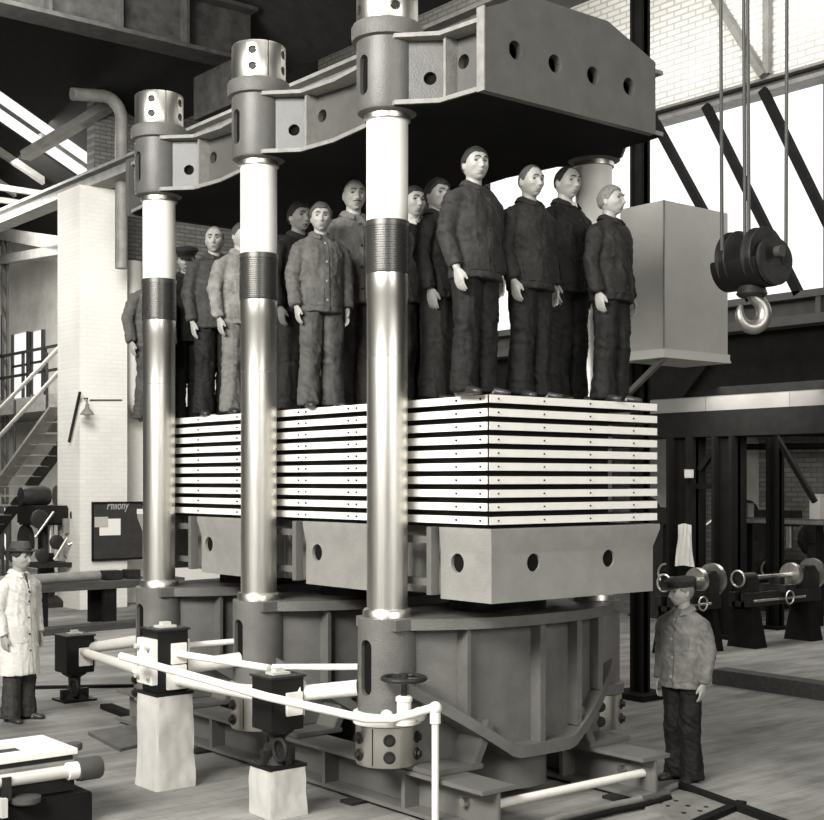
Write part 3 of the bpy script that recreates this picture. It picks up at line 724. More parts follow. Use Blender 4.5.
def person(px, base_z, spec):
    """spec: x,y layout position, h height in m, face angle, head yaw/pitch/roll, clothing"""
    S = spec.get; h = S('h', 1.72); k = h/1.72
    root = empty('person', (S('x'), S('y'), base_z), S('label'), 'person', S('group'))
    root.rotation_euler = (0, 0, math.radians(S('face', 0)))
    rnd = random.Random(S('seed', 1)); F = S('F', {})
    sp = S('stance', 0.09); bw = S('build', 1.0)
    def K(v): return Vector(v)*k
    # ---- joints
    arms = {}
    for s in (-1, 1):
        A = S('armL' if s > 0 else 'armR', {}); out = A.get('out', 0.055); fwd = A.get('fwd', 0.03)
        sh = Vector((s*0.185*bw, 0.0, 1.395)); el = Vector((s*(0.185*bw+out), 0.035, 1.105)); wr = Vector((s*(0.185*bw+out-0.012), -fwd, 0.855))
        arms[s] = (sh, el, wr)
    legs = {s: (Vector((s*0.09, 0, 0.90)), Vector((s*(sp+0.005), -0.015, 0.48)), Vector((s*(sp+0.015), 0.02, 0.075))) for s in (-1, 1)}
    yaw, pitch, roll = (math.radians(S(q, 0)) for q in ('yaw', 'pitch', 'roll'))
    R = Matrix.Rotation(yaw, 3, 'Z') @ Matrix.Rotation(pitch, 3, 'X') @ Matrix.Rotation(roll, 3, 'Y')
    piv = Vector((0, 0.005, 1.475)); hc = Vector((0, -0.018, 0.131)); hs = S('head', 1.06)
    def HT(p): return piv + R @ (hc + Vector(p)*hs)
    # ---- body: one continuous surface
    b = MB()
    NA, NE = 80, 64
    rings = []
    for i in range(NE+1):
        el = -math.pi/2*0.985 + math.pi*0.985*i/NE
        rings.append([HT(head_fn(2*math.pi*j/NA, el, F)) for j in range(NA)])
    b.loft(rings)
    for s in (-1, 1):   # ears
        c = Vector((s*0.076*F.get('wide', 1), 0.012, -0.008)); rr = []
        for i in range(9):
            t = math.pi*(0.03+0.94*i/8)
            rr.append([HT(c + Vector((s*(0.006*math.sin(t)*math.cos(a)+0.010*(1-math.cos(a+0.5))*0.4*math.sin(t)), 0.019*math.sin(t)*math.sin(a)*1.0, -0.032*math.cos(t)))) for a in [2*math.pi*j/10 for j in range(10)]])
        b.loft(rr)
    nk0, nk1 = Vector((0, 0.022, 1.40)), HT((0, 0.016, -0.05))
    b.rtube([nk0, nk0.lerp(nk1, 0.55), nk1], [0.066, 0.057, 0.053], 20)
    def oval(z, ax, ay, cy=0.0, n=28): return [Vector((ax*math.cos(2*math.pi*j/n), cy+ay*math.sin(2*math.pi*j/n), z)) for j in range(n)]
    b.loft([oval(0.86, 0.14*bw, 0.10), oval(1.0, 0.14*bw, 0.095), oval(1.25, 0.16*bw, 0.10), oval(1.34, 0.14*bw, 0.08), oval(1.40, 0.07, 0.06)])
    for s in (-1, 1):
        sh, el, wr = arms[s]
        b.rtube([sh + Vector((-s*0.05, 0, -0.06)), sh.lerp(el, 0.3), el, wr], [0.035, 0.04, 0.038, 0.026], 14)
        d = (wr - el).normalized(); d = (d + Vector((0, 0, -0.6))).normalized()
        f = Vector((0, -1, 0)); f = (f - d*f.dot(d)).normalized(); md = Vector((-s, 0, 0)); md = (md - d*md.dot(d) - f*md.dot(f)).normalized()
        rr = []
        for t, w, th in ((-0.01, 0.024, 0.021), (0.02, 0.030, 0.021), (0.05, 0.040, 0.018), (0.08, 0.043, 0.016), (0.098, 0.040, 0.012)):
            c = wr + d*t + md*(0.004*t/0.1)
            rr.append([c + f*w*math.copysign(abs(math.cos(a))**0.8, math.cos(a)) + md*th*math.sin(a) for a in [2*math.pi*j/16 for j in range(16)]])
        b.loft(rr)
        for q, (off, L) in enumerate(((0.0300, 0.072), (0.0100, 0.080), (-0.0105, 0.075), (-0.0300, 0.060))):
            p = wr + d*0.088 + f*off; dirv = (d + f*off*1.0).normalized(); pts = [p]; ang = math.radians(8 + 4*q)
            for seg in (0.45, 0.32, 0.23):
                pts.append(pts[-1] + (dirv*math.cos(ang) + md*math.sin(ang))*L*seg); ang += math.radians(S('curl', 15))
            b.rtube(pts, [0.0102, 0.0094, 0.0086, 0.0072], 10)
        tb = wr + d*0.022 + f*0.024; t1 = tb + (f*0.55 + d*0.75 + md*0.25).normalized()*0.045; t2 = t1 + (f*0.12 + d*0.95 + md*0.3).normalized()*0.034
        b.rtube([tb, t1, t2], [0.0155, 0.0115, 0.0085], 10)
        hp, kn, an = legs[s]
        b.rtube([hp, kn, an], [0.075, 0.05, 0.036], 14)
        b.rtube([an, an + Vector((0, -0.10, -0.045))], [0.034, 0.022], 12)
    b.v = [v*k for v in b.v]
    me = remesh(b, 0.0050, 'body', 1)
    for q in (M['skin'] if 'skin' not in spec else spec['skin'], M['lip'], M['eye'], S('browmat', M['hair_dark'])): me.materials.append(q)
    # eyes, brows, lips and moustache belong to the same body mesh
    hb = MB(); hb.loft([[head_fn(2*math.pi*j/NA, -math.pi/2*0.985 + math.pi*0.985*i/NE, F) for j in range(NA)] for i in range(NE+1)])
    hbv = BVHTree.FromPolygons(hb.v, hb.f)
    def face_pt(x, z, out=0.0):
        hit = hbv.ray_cast(Vector((x, -0.4, z)), Vector((0, 1, 0))); return HT((hit[0] if hit[0] else Vector((x, -0.08, z))) + Vector((0, -out, 0)))
    feats = []
    for s in (-1, 1):
        ex = MB(); c = face_pt(s*0.031, 0.006, -0.0035); rr = []
        for i in range(9):
            t = math.pi*(0.03+0.94*i/8)
            rr.append([c + R @ Vector((0.0150*math.sin(t)*math.cos(a), 0.0105*math.sin(t)*math.sin(a), -0.0062*math.cos(t)))*hs for a in [2*math.pi*q/14 for q in range(14)]])
        ex.loft(rr); feats.append((ex, 2))
        br = MB(); pts = [face_pt(s*x, z, 0.0005) for x, z in ((0.013, 0.027), (0.023, 0.031), (0.035, 0.032), (0.046, 0.027))]
        br.rtube(pts, [0.0035, 0.0048, 0.0044, 0.0026], 8); feats.append((br, 3))
        lid = MB(); lid.rtube([face_pt(s*x, z, 0.001) for x, z in ((0.018, 0.0115), (0.025, 0.016), (0.036, 0.0165), (0.045, 0.012))], [0.002, 0.0028, 0.0028, 0.002], 8); feats.append((lid, 0))
    lp = MB(); lp.rtube([face_pt(x, -0.0625 - 0.0015*abs(x)/0.02, -0.001) for x in (-0.023, -0.012, 0, 0.012, 0.023)], [0.0022, 0.0036, 0.0036, 0.0036, 0.0022], 8); feats.append((lp, 1))
    lp = MB(); lp.rtube([face_pt(x, -0.0685, -0.0012) for x in (-0.018, -0.009, 0, 0.009, 0.018)], [0.0022, 0.004, 0.0044, 0.004, 0.0022], 8); feats.append((lp, 1))
    if S('moustache'):
        lp = MB(); lp.rtube([face_pt(x, -0.051 - 0.10*abs(x)*abs(x)/0.03, 0.001) for x in (-0.032, -0.02, -0.008, 0.008, 0.02, 0.032)], [0.002, 0.0045, 0.005, 0.005, 0.0045, 0.002], 8); feats.append((lp, 3))
    bm = bmesh.new(); bm.from_mesh(me)
    for fm, idx in feats:
        vv = [bm.verts.new(v*k) for v in fm.v]
        for fc_ in fm.f:
            try: nf = bm.faces.new([vv[q] for q in fc_]); nf.material_index = idx; nf.smooth = True
            except ValueError: pass
    bmesh.ops.recalc_face_normals(bm, faces=bm.faces); bm.to_mesh(me); bm.free()
    o = bpy.data.objects.new('body', me); C.objects.link(o); o.parent = root
    # ---- clothes
    def attach(mb, name, m, smooth=35):
        mb.v = [v*k for v in mb.v]; return mb.build(name, m, root, raw=True, smooth=smooth)
    def cloth_obj(mb, name, m, voxel, amp, joints, kind):
        mb.v = [v*k for v in mb.v]
        me = remesh(mb, voxel, name, 4); sd = Vector((rnd.uniform(0, 90), rnd.uniform(0, 90), rnd.uniform(0, 90)))
        nrm = [v.normal.copy() for v in me.vertices]
        for v, n in zip(me.vertices, nrm):
            p = v.co; wgt = 0.35
            for jz, jw in joints: wgt += 0.9*gss(p.z/k - jz, jw)
            a = (0.8 - 2.0*abs(noise.noise(Vector((p.x*9, p.y*9, p.z*17 + p.x*12)) + sd)))*wgt + 0.9*noise.noise(Vector((p.x*7, p.y*7, p.z*5)) + sd*1.7) + 0.55*(0.5 - 2*abs(noise.noise(Vector((p.x*15, p.y*15, p.z*3.5)) + sd)))
            if kind == 'trousers': a += 0.5*(0.5 - 2*abs(noise.noise(Vector((p.x*13, p.y*13, p.z*2.2)) + sd*3)))
            v.co = p + n*amp*a
        me.materials.append(m)
        ob = bpy.data.objects.new(name, me); C.objects.link(ob); ob.parent = root
        return ob
    hem = S('hem', 0.80); j = MB(); flare = S('flare', 1.0)
    jr = []
    if hem < 0.7: jr += [oval(hem, 0.235*flare, 0.185*flare, 0.01), oval(hem+0.2, 0.222*flare, 0.17*flare, 0.01)]
    for z, ax, ay, cy in ((0.80, 0.197, 0.150, 0.0), (0.90, 0.196, 0.146, 0.0), (1.02, 0.188, 0.135, 0), (1.15, 0.195, 0.136, 0), (1.26, 0.205, 0.140, 0), (1.34, 0.205, 0.13, 0.003), (1.395, 0.185, 0.108, 0.008), (1.435, 0.125, 0.09, 0.012), (1.462, 0.078, 0.072, 0.014)):
        if z > hem: jr.append(oval(z, ax*bw*S('loose', 1.0), ay*S('loose', 1.0), cy))
    if hem >= 0.7: jr.insert(0, oval(hem, 0.200*bw*S('loose', 1.0), 0.152*S('loose', 1.0)))
    j.loft(jr)
    for s in (-1, 1):
        sh, el, wr = arms[s]; d = (wr-el).normalized()
        j.rtube([sh + Vector((-s*0.045, 0.004, -0.035)), sh.lerp(el, 0.22), sh.lerp(el, 0.55), el], [0.064, 0.072, 0.070, 0.064], 18)
        j.tube([el + (el-wr)*0.05, el.lerp(wr, 0.5), wr + d*S('cuff', 0.0)], [0.062, 0.058, 0.052], 18)
    jk = cloth_obj(j, 'coat' if hem < 0.7 else 'jacket', cloth(S('jacket', 0.06)), 0.011, S('amp', 0.010), ((1.10, 0.10), (0.88, 0.06), (1.3, 0.05)), 'jacket')
    bvh = BVHTree.FromPolygons([v.co for v in jk.data.vertices], [p.vertices[:] for p in jk.data.polygons])
    def onfront(x, z, y0=-0.6):
        hit = bvh.ray_cast(Vector((x, y0, z))*k, Vector((0, 1, 0)))
        return hit[0]/k if hit[0] else None
    # front seam, buttons, pockets, collar
    zt = S('vneck', 1.40)
    seam = MB(); pts = []
    for i in range(13):
        p = onfront(0.012, hem+0.02 + (zt-hem-0.02)*i/12)
        if p: pts.append(p + Vector((0, -0.002, 0)))
    if len(pts) > 2: seam.tube(pts, 0.0045, 6); attach(seam, 'front_seam', cloth(S('jacket', 0.06)*0.55))
    nb = S('buttons', 4)
    for i in range(nb):
        p = onfront(-0.005, 0.90 + (zt-0.02-0.90)*i/max(1, nb-1) if hem > 0.7 else 0.70 + (zt-0.02-0.70)*i/max(1, nb-1))
        if p: attach(MB().lathe([(0.003, -0.006), (0.0105, -0.004), (0.0105, 0.002)], p, 12, 'y'), 'button', S('buttonmat', M['button_dark']))
    for (qx, qz, qw, qh) in S('pockets', ((0.10, 0.93, 0.065, 0.075), (-0.10, 0.93, 0.065, 0.075))):
        pm = MB(); g = []
        for ii in range(5):
            row = []
            for jj in range(5):
                p = onfront(qx - qw + 2*qw*ii/4, qz - qh + 2*qh*jj/4)
                row.append(p)
            g.append(row)
        if all(p for r_ in g for p in r_):
            fr = [[p + Vector((0, -0.007, 0)) for p in r_] for r_ in g]; bk = [[p + Vector((0, 0.01, 0)) for p in r_] for r_ in g]
            vs = [p for r_ in fr for p in r_] + [p for r_ in bk for p in r_]; fs = []
            for ii in range(4):
                for jj in range(4):
                    a0 = ii*5+jj; fs += [[a0, a0+5, a0+6, a0+1], [25+a0, 25+a0+1, 25+a0+6, 25+a0+5]]
            bd = [0,1,2,3,4,9,14,19,24,23,22,21,20,15,10,5]
            for ii in range(16):
                a0, b0 = bd[ii], bd[(ii+1) % 16]; fs.append([a0, b0, 25+b0, 25+a0])
            pm.add(vs, fs); attach(pm, 'pocket', cloth(S('jacket', 0.06)*0.9))
    # collar: two turned-down leaves
    cm = MB(); top, out_, n = [], [], 26
    a0 = math.radians(S('copen', 24))
    inn = []
    for i in range(n+1):
        a = a0 + (2*math.pi - 2*a0)*i/n; fx, fy = math.sin(a), -math.cos(a)
        drop = 0.012*max(0, -fy*-1) ; front = max(0, -fy)
        top.append(Vector((fx*0.069, 0.012+fy*0.069, 1.498 - 0.036*front))); out_.append(Vector((fx*(0.112+0.012*front), 0.012+fy*(0.104+0.030*front), 1.458 - 0.048*front)))
        inn.append(Vector((fx*0.060, 0.012+fy*0.060, 1.440)))
    mid = [(p+q)/2 + Vector((0, 0, 0.012)) for p, q in zip(top, out_)]
    und = [q + Vector((-q.x*0.06, -q.y*0.06, -0.004)) for q in out_]
    cm.loft([inn, top, mid, out_, und], False, False, closed=False)
    attach(cm, 'collar', cloth(S('collarcol', S('jacket', 0.06)*1.15)), 80)
    if S('shirt'):
        sm = MB(); p = onfront(0, zt-0.03) or Vector((0, -0.12, 1.36))
        sm.loft([[Vector((0.0, p.y-0.004, zt-0.10)), Vector((0.004, p.y-0.004, zt-0.10)), Vector((0.004, p.y+0.03, zt-0.10)), Vector((0, p.y+0.03, zt-0.10))],
                 [Vector((-0.04, -0.068, 1.462)), Vector((0.04, -0.068, 1.462)), Vector((0.04, -0.03, 1.462)), Vector((-0.04, -0.03, 1.462))]])
        attach(sm, 'shirt_front', M['cloth_white'])
        if S('tie'):
            attach(MB().tube([(0, -0.078, 1.455), (0, p.y-0.008, zt-0.10)], [0.012, 0.016], 8), 'necktie', M['leather'])
    t = MB()
    t.loft([oval(0.84, 0.165*bw, 0.118), oval(0.90, 0.170*bw, 0.122), oval(1.02, 0.165*bw, 0.115)])
    for s in (-1, 1):
        hp, kn, an = legs[s]; L = S('legw', 1.0)
        t.tube([hp + Vector((0, 0, 0.02)), hp.lerp(kn, 0.5), kn, kn.lerp(an, 0.5), an + Vector((0, -0.014, -0.045))], [0.097*bw, 0.094*L, 0.083*L, 0.082*L, 0.096*L], 22, ell=1.08)
    tr = cloth_obj(t, 'trousers', cloth(S('trousers', 0.03)), 0.011, 0.011, ((0.47, 0.12), (0.12, 0.08), (0.82, 0.05)), 'trousers')
    for s in (-1, 1):
        an = legs[s][2]; toe = math.radians(S('toe', 14)*s); m = MB(); rr = []
        for y, w, z0, z1 in ((0.075, 0.020, 0.012, 0.05), (0.062, 0.034, 0.0, 0.085), (0.02, 0.037, 0.0, 0.10), (-0.04, 0.038, 0.0, 0.092), (-0.10, 0.043, 0.0, 0.066), (-0.15, 0.044, 0.0, 0.052), (-0.19, 0.034, 0.0, 0.044), (-0.213, 0.014, 0.008, 0.032)):
            ring = []
            for q in range(16):
                a = 2*math.pi*q/16; xx = w*math.copysign(abs(math.cos(a))**0.7, math.cos(a)); zz = (z0+z1)/2 + (z1-z0)/2*math.copysign(abs(math.sin(a))**0.7, math.sin(a))
                ring.append(Vector((an.x + xx*math.cos(toe) - y*math.sin(toe)*-1*-1, an.y + y*math.cos(toe) + xx*math.sin(toe), zz)))
            rr.append(ring)
        m.loft(rr); sh_ = attach(m, 'shoe', M['leather'], 60)
    # ---- hair and hats
    style = S('hair', 'short')
    def shell(elmin, thick, name, m, n=48, ne=12):
        rings = []
        for i in range(ne+1):
            ring = []
            for j_ in range(n):
                a = 2*math.pi*j_/n; e0 = elmin(a) + 0.07*noise.noise(Vector((math.sin(a)*5, math.cos(a)*5, S('seed', 1)*3.3))); e = e0 + (math.pi/2*0.99 - e0)*i/ne
                p = head_fn(a, e, F); q = p.normalized(); tt = thick*(-0.25 if i == 0 else min(1, 0.55+0.25*i))
                tt *= 1 + 0.25*noise.noise(p*60 + Vector((S('seed', 1)*7, 0, 0)))
                ring.append(HT(p + q*tt))
            rings.append(ring)
        attach(MB().loft(rings), name, m, 80)
    def lerp_line(front, temple, side, back):
        def f(a):
            a = abs((a + math.pi) % (2*math.pi) - math.pi); ks = ((0, front), (0.55, temple), (1.0, side), (1.32, 0.05), (1.5, -0.12), (1.72, 0.0), (2.0, back*0.8), (2.3, back), (math.pi, back))
            for (x0, y0), (x1, y1) in zip(ks, ks[1:]):
                if a <= x1: return y0 + (y1-y0)*(a-x0)/(x1-x0)
            return back
        return f
    hm = S('hairmat', M['hair_dark'])
    if style == 'short': shell(lerp_line(0.66, 0.64, 0.40, -0.55), 0.010, 'hair', hm)
    elif style == 'full': shell(lerp_line(0.62, 0.66, 0.38, -0.55), 0.017, 'hair', hm)
    elif style == 'crop': shell(lerp_line(0.98, 0.95, 0.42, -0.42), 0.0045, 'hair', hm)
    elif style in ('cap', 'hat'): shell(lerp_line(0.75, 0.7, 0.12, -0.55), 0.006, 'hair', hm)
    if style == 'cap':
        m = MB(); rr = []
        for z, sx, sy, cy in ((0.042, 0.081, 0.103, 0.0), (0.060, 0.089, 0.112, 0.0), (0.080, 0.112, 0.130, -0.006), (0.100, 0.116, 0.134, -0.010), (0.118, 0.098, 0.112, -0.006), (0.128, 0.05, 0.06, 0.0), (0.130, 0.005, 0.006, 0)):
            rr.append([HT(Vector((sx*math.cos(2*math.pi*q/32), cy+sy*math.sin(2*math.pi*q/32), z + 0.10*(cy+sy*math.sin(2*math.pi*q/32))))) for q in range(32)])
        m.loft(rr)
        vis = []
        for tt in (0.0, 0.5, 1.0):
            vis.append([HT(Vector(((0.082-0.006*tt)*math.sin(a), -0.075 - (0.03+0.055*tt)*math.cos(a)**1.0 - 0.02*tt, 0.045 - 0.022*tt*math.cos(a)))) for a in [math.radians(-80+160*q/16) for q in range(17)]])
        vb = [[p + Vector((0, 0, -0.006)) for p in r_] for r_ in vis]
        m.loft([vis[0], vis[1], vis[2], vb[2], vb[1], vb[0]], False, False, closed=False)
        attach(m, 'flat_cap', S('hatmat', M['hair_dark']), 50)
    if style == 'hat':
        m = MB(); rr = []
        for z, r, g_ in ((0.052, 0.080, 1.22), (0.056, 0.128, 1.16), (0.062, 0.137, 1.15), (0.066, 0.133, 1.15), (0.062, 0.090, 1.2), (0.085, 0.087, 1.2), (0.13, 0.082, 1.18), (0.152, 0.070, 1.18), (0.150, 0.045, 1.3), (0.140, 0.012, 2.0)):
            rr.append([HT(Vector((r*math.cos(2*math.pi*q/36), r*g_*math.sin(2*math.pi*q/36), z + (0.012*math.cos(2*math.pi*q/36)**2 if 0.1 < r else 0)))) for q in range(36)])
        m.loft(rr); attach(m, 'hat', S('hatmat', M['hair_mid']), 60)
        m2 = MB().loft([[HT(Vector((r*math.cos(2*math.pi*q/36), r*1.2*math.sin(2*math.pi*q/36), z))) for q in range(36)] for r, z in ((0.0895, 0.066), (0.0915, 0.068), (0.0900, 0.088), (0.086, 0.090))])
        attach(m2, 'hat_band', M['leather'])
    return root

def stand(px, top_py, x=None, y=None, floor=TOPZ):
    """foot point on a line of the platform below photo column px, and the height that reaches top_py"""
    p = at_x(px, 300, x) if x is not None else at_y(px, 300, y)
    Z = (p.x-CAM[0])*FW[0] + (p.y-CAM[1])*FW[1]
    return p.x, p.y, ((PY0-top_py)/FPX*Z + CAM[2] - floor)*U
GP = 'workmen standing on top of the press'
def man(px, top, label, x=None, y=None, **kw):
    X, Y, hh = stand(px, top, x, y)
    if 'h' in kw: hh = kw.pop('h')
    kw.update(x=X, y=Y, h=hh, label=label, group=GP)
    return person(px, TOPZ, kw)
man(152, 258, 'man mostly hidden behind the farthest left column, one bare hand showing', x=0.36, h=1.66, seed=1, face=0, jacket=0.10, trousers=0.06, hair='short', armR={'out': 0.085})
man(187, 249, 'man in dark peaked cap and black coat between the two far left columns', x=0.85, seed=2, face=-10, yaw=-25, pitch=8, jacket=0.016, trousers=0.012, hair='cap', hatmat=M['hair_dark'])
man(215, 228, 'bald man in dark buttoned jacket looking left between the two far columns', x=0.36, seed=3, face=-8, yaw=-28, jacket=0.045, trousers=0.012, hair='crop', hairmat=M['hair_grey'], F={'nose': 0.027}, buttonmat=M['button'], pockets=((0.09, 1.2, 0.045, 0.05), (0.10, 0.93, 0.06, 0.06)))
man(241, 224, 'man in pale grey work clothes half hidden behind the middle column', x=0.36, seed=4, face=0, jacket=0.22, trousers=0.16, hair='short', hairmat=M['hair_mid'], armR={'out': 0.07})
man(299, 204, 'dark clothed man standing just right of the middle column', x=0.62, seed=5, face=8, yaw=-10, jacket=0.045, trousers=0.045, hair='full', F={'nose': 0.028})
man(321, 205, 'young man in grey buttoned jacket, shortest of the three left of the near column', x=0.33, seed=6, face=-12, yaw=-20, jacket=0.105, trousers=0.075, hair='full', hairmat=M['hair_mid'], buttonmat=M['button'], armR={'out': 0.06})
man(354, 181, 'bald man in light jacket tucked behind the near column', x=0.80, seed=7, face=-10, yaw=-12, jacket=0.13, trousers=0.06, hair='bald', moustache=True, F={'wide': 0.98}, armR={'out': 0.075, 'fwd': 0.07})
man(413, 188, 'man in dark suit and white collar just right of the near column', x=0.75, seed=8, face=0, yaw=-10, jacket=0.014, trousers=0.012, hair='short', shirt=True, tie=True, vneck=1.36, collarcol=0.6)
man(437, 181, 'man in dark jacket seen behind the shoulder of the tall man', x=0.55, seed=9, face=30, yaw=-35, jacket=0.03, trousers=0.035, hair='full', legw=1.12)
man(475, 149, 'tallest man with dark cropped hair at the front corner of the platens', y=-0.62, seed=10, face=6, yaw=-20, pitch=-4, jacket=0.032, trousers=0.012, hair='short', build=1.06, loose=1.05, copen=30, armR={'out': 0.065, 'fwd': 0.06}, armL={'out': 0.035}, F={'jaw': 0.16, 'wide': 1.03}, buttons=3, cuff=-0.02)
man(530, 167, 'balding man in dark jacket, second from the front corner of the platens', y=-0.58, seed=11, face=4, yaw=-10, jacket=0.024, trousers=0.013, hair='crop', hairmat=M['hair_mid'], armR={'out': 0.06, 'fwd': 0.05}, loose=1.02, cuff=-0.01)
man(566, 168, 'dark jacketed man with pale open shirt third from the front corner', y=-0.36, seed=12, face=4, yaw=-8, jacket=0.015, trousers=0.009, hair='crop', shirt=True, vneck=1.34, F={'jaw': 0.28}, armR={'out': 0.05, 'fwd': 0.06})
man(611, 187, 'grey haired man in dark jacket at the right end of the platens', y=-0.66, seed=13, face=10, yaw=8, pitch=-6, jacket=0.022, trousers=0.014, hair='short', hairmat=M['hair_grey'], browmat=M['hair_grey'], loose=1.05, armL={'out': 0.07}, armR={'out': 0.06})
w = at_z(683, 780)
hh = ((PY0-577)/FPX*9.82 + CAM[2]-FZ)*U
person(0, FZ, dict(x=w.x, y=w.y, h=1.70, label='elderly workman in flat cap and grey work jacket standing on the floor at right', seed=14, face=-88, yaw=-24, pitch=0, jacket=0.16, trousers=0.010, hair='cap', hairmat=M['hair_grey'], browmat=M['hair_grey'],
    loose=1.04, buttonmat=M['button'], pockets=((0.09, 1.18, 0.05, 0.055), (0.11, 0.93, 0.065, 0.07), (-0.11, 0.93, 0.065, 0.07)), armL={'out': 0.055, 'fwd': 0.02}, armR={'out':0.05}, toe=10, stance=0.07))
w = at_z(19, 720)
person(0, FZ, dict(x=w.x, y=w.y, h=1.84, label='man in brimmed hat and long white coat standing at far left', seed=15, face=22, yaw=12, jacket=0.66, trousers=0.04, hair='hat', hem=0.46, shirt=True, tie=True, vneck=1.36, buttons=5, build=1.03, flare=1.0, pockets=((0.11, 0.86, 0.07, 0.08), (-0.11, 0.86, 0.07, 0.08)), collarcol=0.7, F={'wide': 1.06, 'jaw': 0.14}, armL={'out': 0.06}))

# ================================================================== VALVES, PIPES AND OTHER THINGS
def valve_box(c, s, z0, z1, label, stand=None, left_flange=False):
    x, y = c; h = s/2
    t = empty('valve_box', (x, y, stand if stand is not None else z0), label, 'valve', 'black valve boxes in front of the press')
    MB().box(x-h, x+h, y-h, y+h, z0, z1).build('housing', 'black', t, bevel=0.006)
    MB().box(x-h-.012, x+h+.012, y-h-.012, y+h+.012, z1-0.012, z1+0.004).build('lid', 'iron', t)
    m = MB().box(x-0.07, x+0.07, y-0.05, y+0.05, z1+.004, z1+0.02).box(x-0.035, x+0.035, y-0.03, y+0.03, z1+0.02, z1+0.045)
    m.build('lid_bolt', 'trimw', t)
    k = s/0.26
    MB().box(x-0.02, x+0.11*k, y-h-0.02, y-h+0.01, z1-0.27*k, z1-0.11*k).build('front_flange', 'pipe', t, bevel=0.004)
    fb = MB()
    MB().box(x+h-0.01, x+h+0.035, y-0.09*k, y+0.09*k, z1-0.29*k, z1-0.09*k).build('side_flange', 'pipe', t, bevel=0.004)
    if left_flange:
        f = MB().box(x-h-0.05, x-h+0.01, y-0.12, y+0.12, z0+0.06, z0+0.40).build('left_flange', 'pipe', t, bevel=0.006)
        for yy, zz in ((-0.08, 0.12), (0.08, 0.12), (-0.08, 0.34), (0.08, 0.34), (-0.08, 0.23), (0.08, 0.23)):
            MB().cyl((x-h-0.085, y+yy, z0+zz), (x-h-0.04, y+yy, z0+zz), 0.020, 8).build('bolt', 'trimw', f)
        MB().box(x-0.06, x+0.10, y-h-0.03, y-h+0.01, z0+0.02, z0+0.2).build('lower_flange', 'pipe', t, bevel=0.004)
    if stand is not None:
        m = MB().lathe([(0.115*k, stand+0.012), (0.10*k, stand+0.03), (0.05*k, stand+0.09), (0.055*k, z0-0.06), (0.11*k, z0-0.02), (0.11*k, z0)], (x, y, 0), 24)
        m.box(x-0.02, x+0.02, y-0.13*k, y+0.13*k, stand+0.02, stand+0.14).box(x-0.13*k, x+0.13*k, y-0.02, y+0.02, stand+0.02, stand+0.12)
        m.build('pedestal', 'iron', t)
        MB().torus((x-0.05*k, y-0.10*k, stand+0.13*k), 0.075*k, 0.014*k, 24, 8, 'x').build('hand_wheel', 'iron', t)
        MB().box(x-0.15*k, x+0.15*k, y-0.14*k, y+0.14*k, stand, stand+0.022).build('base_plate', 'black', t)
    else:
        MB().box(x-h-0.03, x+h+0.03, y-h-0.03, y+h+0.03, z0-0.022, z0).build('base_plate', 'black', t)
    return t
B1, B2, B3 = (0.29, 5.71), (-0.78, 1.73), (-0.57, 0.50)
valve_box(B1, 0.306, 0.55, 0.94, 'black valve box on a pedestal near the man in the white coat', stand=FZ)
valve_box(B2, 0.253, 0.97, 1.44, 'tall black valve box on the crumpled paper wrapped block, white flanges', left_flange=True)
valve_box(B3, 0.26, 0.84, 1.21, 'black valve box on a pedestal closest to the near column', stand=0.58)
def paper_block(c, s, z1, label, seed):
    x, y = c; rings = []; n = 14
    def side(t):  # square outline with softened corners
        pts = []
        for q in range(4):
            a = q*math.pi/2
            for i in range(n):
                u = -1 + 2*i/n; ex = max(0, abs(u)-0.86)/0.14*0.05
                px_, py_ = u, -1+ex
                pts.append((px_*math.cos(a)-py_*math.sin(a), px_*math.sin(a)+py_*math.cos(a)))
        return pts
    N_ = 22
    for i in range(N_+1):
        z = FZ + (z1-FZ)*i/N_; ring = []
        for (a, b) in side(0):
            d = 0.014*noise.noise(Vector((a*1.3+seed, b*1.3, z*3))) + 0.020*abs(noise.noise(Vector((a*2.6+seed+z*2, b*2.6, z*5)))) - 0.006
            w = s/2*(1 - 0.06*(i/N_)) + d*(0.6 if i < N_ else 0.3)
            ring.append((x + a*w, y + b*w, z + (0.012*noise.noise(Vector((a*3, b*3, seed))) if 0 < i < N_ else 0)))
        rings.append(ring)
    o = MB().loft(rings).build('paper_wrapped_block', 'paper', None, smooth=28)
    return tag(o, label, 'wrapped block', 'paper wrapped blocks under the valves')
paper_block(B2, 0.335, 0.946, 'tall crumpled paper wrapped block under the middle valve box', 3.1)
paper_block(B3, 0.30, 0.578, 'paper wrapped block at the bottom edge under the nearest valve box', 8.4)
def pipe(pts, r, label, flange_ends=(False, False)):
    t = MB().tube(pts, r, 16).build('pipe', 'pipe'); tag(t, label, 'pipe', 'white hydraulic pipes')
    for e, a, b in ((0, 0, 1), (1, -1, -2)):
        if flange_ends[e]:
            p = Vector(pts[a]); d = (Vector(pts[b]) - p).normalized()
            MB().cyl(p, p + d*0.035, r*1.75, 20).build('flange', 'pipe', t)
    return t
pipe([(B1[0]+0.17, B1[1]-0.05, 0.79), (-0.03, 3.52, 1.115)], 0.055, 'thick white pipe from the farthest valve box to the far column base', (True, False))
pipe([(B1[0]+0.03, B1[1]-0.16, 0.765), at_d(137, 669, 9.85)], 0.042, 'white pipe between the farthest valve box and the middle valve box')
pipe([(B2[0]+0.13, B2[1], 1.125), (-0.17, 1.66, 1.155)], 0.055, 'thick white pipe from the middle valve box to the middle column base', (True, False))
pipe([(B2[0]+0.13, B2[1]+0.05, 1.285), (-0.17, 1.72, 1.29)], 0.022, 'thin white pipe above the thick pipe at the middle column base')
